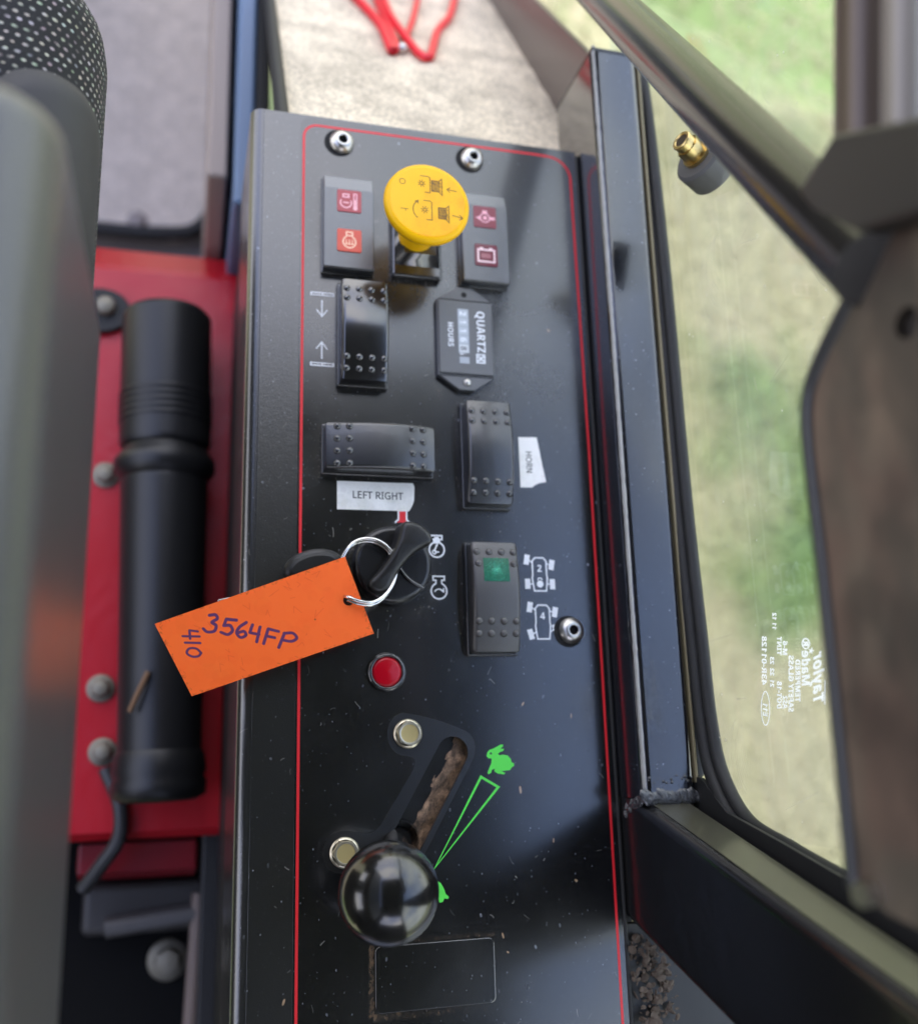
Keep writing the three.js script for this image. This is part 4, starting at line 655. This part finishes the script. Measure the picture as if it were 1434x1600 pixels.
// ---------------------------------------------------------------- left side: red fender, torch, armrest, seat
{
  const o = thing('fender_box', 'bright red painted metal housing below the console left side', 'fender', [-125, -250, 85]);
  const far = onLevel(250, 418, -251)[2];
  part(o, 'red_top', across([[-100, -360], [-100, -256], [-95, -250], [far - 6, -250], [far, -253], [far + 22, -272], [far + 28, -300], [far + 28, -360]], -230, -74, 2.4), mat({ color: rgb(0.44, 0.007, 0.016), roughness: 0.34, bumpMap: again(patchy, 0.01), bumpScale: 0.0008 }));
  for (const [px, py] of [[165, 740], [157, 1075], [160, 1175]]) { const q = onLevel(px, py, -245); part(o, 'bolt', [lathe([[0, 5], [4.4, 4.6], [6, 3], [6.6, 0], [6.6, -3]], q[0], -247, q[2], 6), lathe([[9, -1.5], [9, 0.5], [6, 0.8]], q[0], -248.5, q[2], 24)], M.dull); }
  const e = onLevel(166, 480, -244); part(o, 'clamp_lug', slab(new THREE.Shape().absellipse(e[0] - 4, e[2] - 2, 21, 17, 0, 6.28318), -250, -244, 1.5, 24), M.rubber);
  part(o, 'bolt', lathe([[0, 6], [5, 5.6], [6.6, 3.6], [7, 0], [7, -2]], e[0], -243, e[2], 24), M.dull);
  part(o, 'lower_lip', across([[-104, -276], [-104, -296], [-122, -296], [-127, -286], [-122, -276]], -170, -94, 2), mat({ color: rgb(0.22, 0.006, 0.013), roughness: 0.35 }));
}
{
  const a = onLevel(262, 492, -216), b = onLevel(248, 1252, -216), o = thing('flashlight', 'black cylindrical flashlight strapped on the red housing', 'flashlight', [a[0], -216, 70]);
  const A = P3(a), B = P3(b), L = A.distanceTo(B), f = (p) => { const g = new THREE.LatheGeometry(p.map(([r, t]) => new THREE.Vector2(r * 1.17, t * L)), 48); g.applyQuaternion(new THREE.Quaternion().setFromUnitVectors(V3(0, 1, 0), B.clone().sub(A).normalize())); return g.translate(A.x, A.y, A.z); };
  const m = mat({ color: rgb(0.008, 0.008, 0.008), roughness: 0.42, ior: 1.5 });
  part(o, 'head', f([[0, 0], [23, 0], [25.5, 0.012], [25.5, 0.29], [24, 0.3]]), m);
  const rings = []; for (let i = 0; i < 5; i++) rings.push(f([[25.4, 0.185 + i * 0.014], [26.2, 0.188 + i * 0.014], [26.2, 0.193 + i * 0.014], [25.4, 0.196 + i * 0.014]])); part(o, 'grip_ring', rings, m);
  part(o, 'collar', f([[23, 0.29], [22.5, 0.3], [25, 0.315], [28, 0.33], [28, 0.35], [25, 0.364], [23, 0.372]]), m);
  part(o, 'barrel', f([[23.6, 0.37], [24, 0.38], [22.6, 0.7], [21.8, 0.905], [21, 0.91]]), m);
  part(o, 'tail_cap', f([[21, 0.9], [23.6, 0.915], [24.6, 0.945], [23.2, 0.955], [24.8, 0.965], [24.4, 0.99], [19, 1], [0, 1]]), m);
  const s = onLevel(232, 1050, -188), s2 = onLevel(203, 1112, -190); part(o, 'strap', tube([s, [(s[0] + s2[0]) / 2, -187, (s[2] + s2[2]) / 2], s2], 1.7, 20, 8), mat({ color: rgb(0.18, 0.1, 0.05), roughness: 0.8 }));
}
{
  const o = thing('wiring_cable', 'thin black cable looping past the red housing', 'cable', [-142, -250, -85]);
  part(o, 'cable', tube([onLevel(165, 1200, -244), onLevel(188, 1260, -243), onLevel(186, 1310, -246), onLevel(160, 1350, -252), onLevel(130, 1390, -260)], 4.8, 40, 12), mat({ color: rgb(0.03, 0.03, 0.03), roughness: 0.4 }));
}
{
  const o = thing('seat_base', 'dark greasy seat base plate with a bolt below left', 'seat base', [-110, -330, -150]);
  part(o, 'base_plate', box(190, 10, 260, -150, -340, -220, 3), mat({ color: rgb(0.006, 0.006, 0.006), roughness: 0.9, specularIntensity: 0.3 }));
  part(o, 'cross_bar', box(94, 16, 34, -122, -322, -150, 6), mat({ color: rgb(0.05, 0.046, 0.042), roughness: 0.5 }));
  part(o, 'cross_tube', rod(onLevel(165, 1450, -306), onLevel(310, 1426, -306), 7, 20), mat({ color: rgb(0.12, 0.115, 0.11), roughness: 0.45, metalness: 0.3 }));
  part(o, 'side_rod', rod(onLevel(312, 1395, -304), onLevel(295, 1640, -304), 5.2, 18), mat({ color: rgb(0.19, 0.145, 0.12), roughness: 0.6 }));
  part(o, 'side_strip', box(14, 60, 300, -84, -300, -180, 2), mat({ color: rgb(0.018, 0.018, 0.018), roughness: 0.5 }));
  const q = onLevel(262, 1502, -326); part(o, 'bolt', [lathe([[0, 6], [8, 5.4], [9.4, 3], [9.6, -9]], q[0], -326, q[2], 6), lathe([[14, -6], [14, -3], [9, -2]], q[0], -328, q[2], 24)], M.dull);
}
{
  // (the unseen seat back is added to darken reflections in the ball knob)
  const t = tex(256, 256, (c) => { c.fillStyle = '#1b1b1d'; c.fillRect(0, 0, 256, 256); for (let j = 0; j < 8; j++) for (let i = 0; i < 8; i++) { const x = i * 32 + (j % 2) * 16 + R(-4, 4), y = j * 32 + R(-3, 3), f0 = R(0.7, 1.15); c.fillStyle = `rgba(${R(205, 240) | 0},${R(200, 235) | 0},${R(190, 225) | 0},${R(0.25, 0.75)})`; for (const dx of [0, 32, -256 + 0]) { c.beginPath(); c.ellipse(x + 8 + dx, y + 8, 7.6 * f0, 5.6 * f0, 0.2, 0, 7); c.fill(); } } for (let k = 0; k < 900; k++) { c.strokeStyle = `rgba(120,115,110,${R(0.1, 0.4)})`; c.beginPath(); const x = rnd() * 256, y = rnd() * 256; c.moveTo(x, y); c.lineTo(x + R(-8, 8), y + R(-8, 8)); c.stroke(); } });
  const o = thing('operator_seat', 'operator seat edge of black mesh fabric with white dots', 'seat', [-190, 60, 130]);
  const g = new THREE.CapsuleGeometry(34, 150, 12, 40); g.rotateX(Math.PI / 2); g.scale(1, 1.25, 1); rough(g, 5, 0.02); put(g, -180, 78, 148);
  const p = g.attributes.position, U = new Float32Array(p.count * 2); for (let i = 0; i < p.count; i++) { U[2 * i] = Math.atan2(p.getY(i) - 78, p.getX(i) + 180) * 34 / 26; U[2 * i + 1] = p.getZ(i) / 26; } g.setAttribute('uv', new THREE.BufferAttribute(U, 2));
  part(o, 'mesh_cushion', g, mat({ map: t, roughness: 0.9 }));
  const b = new THREE.CapsuleGeometry(20, 90, 16, 36); b.rotateX(Math.PI / 2); b.scale(1, 1.4, 1); rough(b, 4, 0.03); put(b, -164, 104, 128);
  part(o, 'added_backrest', box(470, 640, 130, -420, 330, -430, 50), mat({ color: rgb(0.02, 0.02, 0.02), roughness: 0.8 }));
  part(o, 'side_bolster', b, mat({ color: rgb(0.035, 0.034, 0.035), roughness: 0.7 }));
}
{
  const a = onLevel(128, 300, 225), b = onLevel(128, 1600, 225), o = thing('armrest', 'soft grey black padded armrest close up along the left', 'armrest', [-160, 220, 0]);
  const f = onLevel(60, 158, 243)[2], g = new THREE.ExtrudeGeometry(roundRect(-256, 120, -136.2, 254, 18), { depth: 330, bevelEnabled: true, bevelSize: 9, bevelThickness: 9, bevelOffset: -9, bevelSegments: 8, curveSegments: 24 });
  g.translate(0, 0, -f + 9);
  part(o, 'pad', g, mat({ color: rgb(0.034, 0.036, 0.044), roughness: 0.4, ior: 1.9, clearcoat: 1, clearcoatRoughness: 0.3, bumpMap: again(grainy, 3), bumpScale: 0.0001 }));
  part(o, 'support', box(40, 170, 60, -190, 130, -60, 8), M.paint);
}
// ---------------------------------------------------------------- red cord on the carpet
{
  const o = thing('lanyard_cord', 'tangled bright red cord lying on the beige carpet', 'cord', [15, -100, 420]), m = mat({ color: rgb(0.75, 0.01, 0.025), roughness: 0.45 });
  const n = (v) => -13 - (v - 271) * 0.66, C = (l) => l.map(([a, b, h = 4]) => { let v = 400, q; for (let i = 0; i < 12; i++) { q = onLevel(a, b, n(v) + h); v = q[2]; } return q; });
  part(o, 'strap', tube(C([[520, -40], [560, 0], [594, 38], [609, 72], [614, 81], [617, 72], [606, 40], [590, 0], [575, -40]]), 2.9, 80), m);
  part(o, 'strap', tube(C([[592, -40, 9], [608, 20, 9], [634, 58, 6], [658, 86], [669, 91], [675, 80], [684, 48], [702, 26], [716, -30]]), 2.7, 80), m);
  part(o, 'strap', tube(C([[656, -40], [650, 10], [640, 44], [632, 58]]), 2.1, 40), m);
  const q = C([[628, 76, 3]])[0]; part(o, 'clip', put(new THREE.SphereGeometry(3.6, 18, 12), q[0], q[1], q[2]), mat({ color: rgb(0.6, 0.58, 0.55), metalness: 0.8, roughness: 0.3 }));
}
renderer.render(scene, camera);
